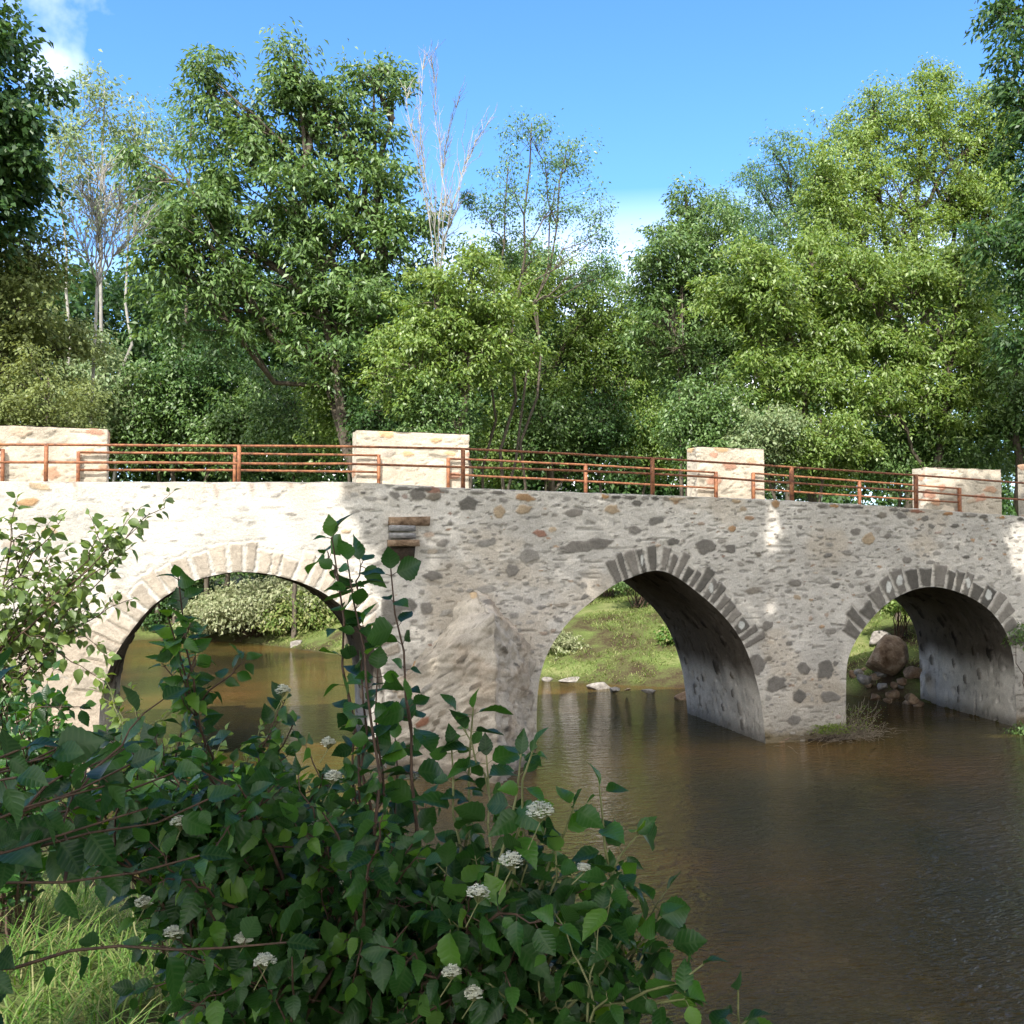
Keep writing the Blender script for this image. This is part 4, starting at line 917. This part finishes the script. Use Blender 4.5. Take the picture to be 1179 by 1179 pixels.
def bush(name, label, base, tips, leaf, L, asp, step, stem_mat, cat='shrub', r0=.012, side=3, sidelen=.28, opposite=True, mid=None, flowers=(), sag=.10, start=.25, group=None, reach=.75):
    base = np.asarray(base, float); e = empty(name, base, label, cat, group); t = Tubes(5); C = []; A = []; Nn = []; Ls = []
    for tip in tips:
        tip = np.asarray(tip, float); b0 = base+np.array([R.normal(0, .09), R.normal(0, .09), -.03])
        m = b0+(tip-b0)*.5+np.array([R.normal(0, .06), R.normal(0, .06), .16*np.linalg.norm(tip[:2]-b0[:2])+.04])
        P = spline([b0, m, tip], 7); P[1:-1] += R.normal(0, .008, (len(P)-2, 3)); l = arc_len(P)[-1]
        t.add(P, np.linspace(r0, .0022, len(P)))
        st = max(start, 1-reach/l)
        twigs = [(P, st)]
        for k in range(side):
            i = R.randint(int(len(P)*.45), len(P)-1); d = unit(P[i]-P[i-1]); q = P[i]+unit(d*.8+R.normal(0, .55, 3)+np.array([0, 0, .15]))*sidelen*R.uniform(.5, 1.3)
            w = wiggle(P[i], q, 6, .04, .05); t.add(w, np.linspace(.0035, .0015, 6), 4); twigs.append((w, .2))
        for w, s0 in twigs:
            c, a, n_, l_, pet = twig_leaves(w, step, L, opposite=opposite, start=s0); C += c; A += a; Nn += n_; Ls += l_
            for p, q in pet: t.add([p, q], .0012, 3)
    t.build('stems', stem_mat, e)
    Ls = np.array(Ls); leaves('foliage', C, A, Nn, Ls, Ls*asp*R.uniform(.85, 1.15, len(Ls)), LEAF[leaf], e, T_LEAF, True)
    for (px, py, d, s) in flowers:
        d -= .35; s *= .8
        c = at_d(px, py, d); n = 130; th = R.uniform(0, 2*PI, n); rr = np.sqrt(R.uniform(0, 1, n))*s
        Cf = c+np.stack([np.cos(th)*rr, np.sin(th)*rr, s*.6*(1-(rr/s)**2)+R.normal(0, s*.14, n)], 1)
        Cf = np.repeat(Cf, 4, 0); an = np.tile(np.arange(4)*PI/2, n)+np.repeat(R.uniform(0, 2, n), 4)
        Ax = np.stack([np.cos(an), np.sin(an), np.full(4*n, .35)], 1); nn = np.repeat(np.stack([np.cos(th)*.3, np.sin(th)*.3, np.ones(n)], 1)+gauss(n)*.3, 4, 0)
        f = leaves('flower_cluster', Cf, Ax, nn, .0060, .0034, M_FLOWER, e)
        tt = Tubes(3)
        for q in range(0, n, 5): tt.add([c-np.array([0, 0, s*.8]), Cf[q*4]], .0008)
        tt.add([c-np.array([0, 0, s*.8]), c-np.array([.02, -.02, s*3])], .0016)
        g_ = tt.build('flower_stalks', M_STEMG, e)
    return e
def sample_poly(poly, n):
    poly = np.array(poly, float); out = []
    while len(out) < n:
        p = np.array([R.uniform(poly[:, 0].min(), poly[:, 0].max()), R.uniform(poly[:, 1].min(), poly[:, 1].max())])
        if inside(p[:1], p[1:], poly)[0]: out.append(p)
    return out
# main dogwood: three rooted shrubs growing together
def rooted(px, d):
    q = at_d(px, 900, d); return np.array([q[0], q[1], gz(q[0], q[1])])
tipsA = [at_d(p[0], p[1], R.uniform(2.3, 3.3)) for p in sample_poly([(190, 930), (260, 880), (420, 930), (560, 970), (640, 1020), (640, 1210), (230, 1210), (200, 1050)], 84)]+[at_d(p[0], p[1], R.uniform(2.4, 3.1)) for p in sample_poly([(60, 895), (260, 885), (420, 915), (300, 1020), (190, 1020), (70, 950)], 34)]
bush('dogwood_shrub', 'large dark green dogwood bush with white flower clusters in the bottom centre', rooted(400, 3.1), tipsA, 'bush', .066, .66, .054, M_TWIG, side=5, sidelen=.22,
     flowers=[(550, 1030, 2.5, .030), (588, 992, 2.5, .030), (622, 935, 2.5, .034), (383, 895, 3.0, .028), (208, 948, 2.8, .028), (378, 856, 3.2, .024), (326, 796, 3.3, .026), (305, 1108, 2.5, .026), (200, 1075, 2.7, .026), (280, 1082, 2.7, .026), (475, 895, 3.3, .024), (672, 1000, 2.6, .016), (365, 950, 3.0, .022), (166, 1040, 2.8, .024), (520, 1120, 2.6, .024), (545, 1145, 2.6, .024), (400, 1015, 2.9, .022)])
tipsB = [at_d(p[0], p[1], R.uniform(2.9, 3.9)) for p in sample_poly([(180, 830), (300, 820), (400, 850), (470, 880), (440, 950), (200, 950), (140, 900)], 20)]
tipsB += [at_d(px, py, d) for px, py, d in [(205, 665, 3.0), (193, 710, 3.0), (225, 755, 3.2)]]
bush('dogwood_shrub', 'leafy dogwood bush in front of the left arch with a tall drooping tip leaf', rooted(270, 3.9), tipsB, 'bush', .062, .62, .052, M_TWIG, side=4, r0=.008, sidelen=.2)
tipsC = [at_d(px, py, d) for px, py, d in [(382, 618, 2.9), (400, 645, 2.9), (450, 655, 2.9), (418, 720, 2.9), (435, 770, 2.9), (400, 800, 2.9), (455, 850, 3.0)]]
bush('dogwood_sapling', 'tall upright leafy stem rising in front of the bridge left of the cutwater', rooted(425, 2.9), tipsC, 'bush', .082, .72, .075, M_TWIG, side=1, sidelen=.12, r0=.009, start=.4, cat='shrub')
tipsD = [at_d(px, py, d) for px, py, d in [(545, 815, 2.7), (520, 860, 2.7), (560, 870, 2.7), (600, 868, 2.5), (615, 860, 2.45), (690, 905, 2.5), (660, 930, 2.5), (735, 960, 2.5), (720, 1010, 2.5), (700, 1050, 2.5), (760, 1055, 2.5), (650, 1040, 2.5), (640, 980, 2.5), (600, 940, 2.6), (590, 1010, 2.6), (720, 1075, 2.4), (660, 1100, 2.4), (740, 1100, 2.4), (810, 1110, 2.3), (850, 1140, 2.3), (790, 1150, 2.3), (860, 1175, 2.2), (700, 1150, 2.3), (620, 1130, 2.4), (540, 950, 2.7)]]
bush('dogwood_shrub', 'right hand dogwood sprays with large leaves reaching out over the brown water', rooted(560, 2.7), tipsD, 'bush', .076, .66, .064, M_STEMG, side=2, sidelen=.2, start=.35)
tipsE = [at_d(px, py, d) for px, py, d in [(60, 870, 1.9), (120, 905, 2.0), (20, 895, 1.8), (170, 930, 2.1), (230, 985, 2.1), (330, 1085, 2.1), (200, 890, 2.2), (240, 920, 2.2), (30, 860, 1.9), (90, 850, 2.0), (150, 880, 2.1)]]
hz = at_d(-800, 900, 2.1); bush('hazel_shrub', 'dark hazel bough slanting in from the left edge with broad leaves', np.array([hz[0], hz[1], gz(hz[0], hz[1])]), tipsE, 'hazel', .080, .74, .070, M_TWIG, side=2, sidelen=.22, r0=.0075, opposite=False, start=.5, reach=1.0)
tipsF = [at_d(px, py, d) for px, py, d in [(168, 598, 6.6), (150, 630, 6.6), (140, 645, 6.8), (72, 596, 6.7), (20, 575, 6.6), (55, 640, 6.7), (130, 690, 6.6), (110, 705, 6.7), (85, 700, 6.5), (60, 740, 6.5), (15, 720, 6.4), (30, 690, 6.6), (5, 640, 6.5), (95, 660, 6.6), (40, 610, 6.8), (120, 625, 6.6), (0, 600, 6.5), (75, 680, 6.7)]]
el = at_d(-130, 800, 6.3); bush('elm_shrub', 'sunlit yellow green elm branches reaching in front of the white wall at the left', np.array([el[0], el[1], gz(el[0], el[1])]), tipsF, 'elm', .074, .66, .034, M_TWIG, side=6, sidelen=.34, opposite=False, r0=.014, start=.2, reach=1.9)
tipsG = [at_d(p[0], p[1], R.uniform(4.6, 5.6)) for p in sample_poly([(-60, 800), (40, 790), (110, 820), (90, 880), (-60, 890)], 16)]
q = at_d(10, 900, 5.3); bush('elder_shrub', 'dull green shrub at the left edge below the elm branches', np.array([q[0], q[1], gz(q[0], q[1])]), tipsG, 'bush', .070, .6, .055, M_TWIG, side=5, sidelen=.3, r0=.008, reach=1.6, start=.2)
tipsH = [at_d(px, py, d) for px, py, d in [(118, 775, 5.2), (130, 800, 5.2), (140, 830, 5.2), (150, 790, 5.3), (120, 840, 5.2), (235, 855, 4.6), (260, 840, 4.6), (285, 870, 4.6), (300, 835, 4.7), (250, 880, 4.5), (320, 860, 4.6), (180, 870, 4.8), (165, 850, 4.9)]]
q = at_d(200, 950, 4.7); bush('creeper_plant', 'bright yellow green climbing weed between the dogwood and the wall foot', np.array([q[0], q[1], gz(q[0], q[1])]), tipsH, 'lime', .050, .62, .045, M_STEMG, side=3, sidelen=.18, r0=.005)

# ------------------------------------------------------------------ overhanging riverside trees on the near bank (they shade the right of the bridge)
def canopy():
    n = 6400; Xb = R.uniform(2.0, 27, n); zb = R.uniform(-20, 8.5, n); h = R.uniform(10.3, 13.5, n)
    dy = (h-zb)/TANB; P = np.stack([Xb-TANX*dy, 14-dy, h], 1)
    up = np.interp(Xb, [2, 9, 13, 20], [5.0, 5.3, 7.2, 8.5])
    left = np.interp(zb, [-20, -12, -8, 0, 4], [7.6, 5.9, 4.7, 2.55, 2.5])
    k = (zb < up+.3) & (Xb > left-.3); P = P[k]
    C, A, Nn, Ls, Ws = foliage_clusters(P, .62, 62, .17, .55)
    # crown shaped for its shadow: leaves culled where sun should reach the bridge
    X, Z = on_face(C); wob = .35*(vn(Z*1.6, X*0, 3)-.5)+.2*(vn(Z*5, X*0+3, 3)-.5)
    up = np.interp(X, [2, 9, 13, 20], [4.9, 5.1, 7.0, 8.5])+.7*(fbm(X*1.4, X*0, 7)-.5); left = np.interp(Z, [-20, -12, -8, 0, 2.2, 4], [7.6, 5.9, 4.7, 2.62, 2.75, 2.35])+wob
    keep = (Z < up) & (X > left)
    for (gx, gz_, rx, rz) in [(8.95, 3.35, .22, .42), (8.9, 2.2, .10, .30), (13.9, 3.1, .40, .55), (3.38, 3.22, .20, .10), (3.35, 1.75, .10, .26), (3.6, .95, .12, .20), (10.9, 2.75, .15, .12), (13.4, -.7, .7, .22), 
                              (9.3, 4.9, .35, .5), (3.1, -1.2, .5, .5), (3.6, -3.0, .5, .6), (5.6, -10.2, .3, .6), (6.4, -10.8, .18, .3), (7.0, -9.9, .15, .3)]:
        keep &= (((X-gx)/rx)**2+((Z-gz_)/rz)**2) > 1
    el = (C[:, 2]-CAM_Z)/np.maximum(.1, C@_f); keep &= ~((el < .60) & (C@_f > 0))
    C, A, Nn, Ls, Ws = C[keep], A[keep], Nn[keep], Ls[keep], Ws[keep]
    roots = np.array([(-4.5, -2.5), (2.5, -5.0), (9.5, -4.5), (17.5, 8.0)])
    heads = np.array([(-.5, 3.5), (4.5, 5.0), (10.5, 5.0), (15, 6.0)])
    own = np.argmin(((C[:, None, :2]-heads[None])**2).sum(2), 1)
    labs = ['riverside tree leaning over the water from behind the viewer on the left', 'riverside tree spreading its crown over the near water', 'riverside tree shading the middle of the bridge', 'riverside tree on the right bank shading the right arch']
    for k in range(4):
        m = own == k
        if m.sum() < 50: continue
        b = np.array([roots[k][0], roots[k][1], gz(*roots[k])]); e = empty('riverside_tree', b, labs[k], 'tree', 'trees overhanging the near water')
        hd = np.array([heads[k][0], heads[k][1], 11.5]); t = Tubes(8); T = spline([b-np.array([0, 0, .2]), b+np.array([.2, .2, 5]), b*.5+hd*.5+np.array([0, 0, 2.5]), hd], 6)
        t.add(T, np.linspace(.24, .06, len(T))); t.build('trunk', M_BARK, e)
        leaves('crown', C[m], A[m], Nn[m], Ls[m], Ws[m], LEAF['dark'], e)
        t = Tubes(4); Cm = C[m]
        for q in R.choice(len(Cm), 60, replace=False):
            if (Cm[q][2]-CAM_Z)/max(.1, float(Cm[q]@_f)) < .66: continue
            t.add(wiggle(T[R.randint(10, len(T))], Cm[q], 6, .04), np.linspace(.05, .012, 6))
        t.build('branches', M_BARK, e)
canopy()

# ------------------------------------------------------------------ world, sun, colour management
w = bpy.data.worlds.new('World'); sc.world = w; w.use_nodes = True; nt = w.node_tree; nt.nodes.clear(); L = nt.links.new
out = nt.nodes.new('ShaderNodeOutputWorld'); bg = nt.nodes.new('ShaderNodeBackground'); sky = nt.nodes.new('ShaderNodeTexSky')
sky.sky_type = 'NISHITA'; sky.sun_disc = False; sky.sun_elevation = SUN_EL; sky.sun_rotation = math.atan2(S[0], S[1]); sky.air_density = 1.0; sky.dust_density = .3; sky.ozone_density = 3.0; sky.altitude = 100
tc = nt.nodes.new('ShaderNodeTexCoord'); mp = nt.nodes.new('ShaderNodeMapping'); mp.inputs['Scale'].default_value = (1, 1, 2.2); mp.inputs['Location'].default_value = (.35, .1, .0)
nz = nt.nodes.new('ShaderNodeTexNoise'); nz.inputs['Scale'].default_value = 2.6; nz.inputs['Detail'].default_value = 7; nz.inputs['Roughness'].default_value = .55
L(tc.outputs['Generated'], mp.inputs[0]); L(mp.outputs[0], nz.inputs['Vector'])
rp = nt.nodes.new('ShaderNodeMapRange'); rp.inputs[1].default_value = .58; rp.inputs[2].default_value = .78; L(nz.outputs[0], rp.inputs[0])
# low clouds near the horizon
sx = nt.nodes.new('ShaderNodeSeparateXYZ'); L(tc.outputs['Generated'], sx.inputs[0])
lo = nt.nodes.new('ShaderNodeMapRange'); lo.inputs[1].default_value = .34; lo.inputs[2].default_value = .14; L(sx.outputs[2], lo.inputs[0])
lm = nt.nodes.new('ShaderNodeMapRange'); lm.inputs[1].default_value = .40; lm.inputs[2].default_value = .60; L(nz.outputs[0], lm.inputs[0])
mu = nt.nodes.new('ShaderNodeMath'); mu.operation = 'MULTIPLY'; L(lo.outputs[0], mu.inputs[0]); L(lm.outputs[0], mu.inputs[1])
# one soft cloud high on the left
cd = unit(ray(66, 52)); dp = nt.nodes.new('ShaderNodeVectorMath'); dp.operation = 'DOT_PRODUCT'; dp.inputs[1].default_value = tuple(cd); L(tc.outputs['Generated'], dp.inputs[0])
nz2 = nt.nodes.new('ShaderNodeTexNoise'); nz2.inputs['Scale'].default_value = 9; nz2.inputs['Detail'].default_value = 6; L(tc.outputs['Generated'], nz2.inputs['Vector'])
ad = nt.nodes.new('ShaderNodeMath'); ad.operation = 'MULTIPLY_ADD'; ad.inputs[1].default_value = .010; L(nz2.outputs[0], ad.inputs[0]); L(dp.outputs['Value'], ad.inputs[2])
cm = nt.nodes.new('ShaderNodeMapRange'); cm.inputs[1].default_value = 1.0041; cm.inputs[2].default_value = 1.0070; cm.inputs[4].default_value = .6; L(ad.outputs[0], cm.inputs[0])
mx1 = nt.nodes.new('ShaderNodeMath'); mx1.operation = 'MAXIMUM'; L(mu.outputs[0], mx1.inputs[0]); L(cm.outputs[0], mx1.inputs[1])
hs = nt.nodes.new('ShaderNodeHueSaturation'); hs.inputs['Saturation'].default_value = 1.15; hs.inputs['Value'].default_value = 1.0; tn = nt.nodes.new('ShaderNodeMixRGB'); tn.blend_type = 'MULTIPLY'; tn.inputs[0].default_value = 1; tn.inputs[2].default_value = (.86, .92, 1.06, 1); L(sky.outputs[0], tn.inputs[1]); L(tn.outputs[0], hs.inputs['Color'])
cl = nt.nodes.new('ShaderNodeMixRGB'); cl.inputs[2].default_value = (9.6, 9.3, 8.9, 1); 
vb = nt.nodes.new('ShaderNodeVectorMath'); vb.operation = 'DOT_PRODUCT'; vb.inputs[1].default_value = (-_f[0], -_f[1], .55); L(tc.outputs['Generated'], vb.inputs[0])   # unseen cloud added behind the viewer to brighten and whiten the shade
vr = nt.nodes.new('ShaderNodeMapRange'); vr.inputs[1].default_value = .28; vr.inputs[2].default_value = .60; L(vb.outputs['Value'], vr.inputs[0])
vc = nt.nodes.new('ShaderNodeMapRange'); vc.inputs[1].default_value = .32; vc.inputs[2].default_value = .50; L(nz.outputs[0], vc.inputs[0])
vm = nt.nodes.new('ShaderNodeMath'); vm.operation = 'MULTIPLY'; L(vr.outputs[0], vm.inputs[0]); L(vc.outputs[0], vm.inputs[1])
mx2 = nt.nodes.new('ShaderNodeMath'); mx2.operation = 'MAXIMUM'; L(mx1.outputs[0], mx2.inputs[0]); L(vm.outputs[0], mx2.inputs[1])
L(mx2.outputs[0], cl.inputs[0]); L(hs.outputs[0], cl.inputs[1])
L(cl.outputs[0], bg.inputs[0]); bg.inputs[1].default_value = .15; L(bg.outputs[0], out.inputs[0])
sd = bpy.data.lights.new('sun', 'SUN'); sd.energy = 3.3; sd.angle = math.radians(.55); sd.color = (1, .95, .87)
so = bpy.data.objects.new('sun', sd); COL.objects.link(so)
from mathutils import Vector
so.rotation_euler = Vector(tuple(S)).to_track_quat('Z', 'Y').to_euler(); so.location = (-8, -12, 20)
vs = sc.view_settings; vs.view_transform = 'Standard'; vs.look = 'None'; vs.gamma = 1; vs.exposure = 1.27; vs.use_curve_mapping = False
sc.render.engine = 'CYCLES'
cy = sc.cycles; cy.max_bounces = 7; cy.diffuse_bounces = 3; cy.glossy_bounces = 3; cy.transmission_bounces = 4; cy.transparent_max_bounces = 4; cy.caustics_reflective = False; cy.caustics_refractive = False
try: cy.use_denoising = True
except Exception: pass
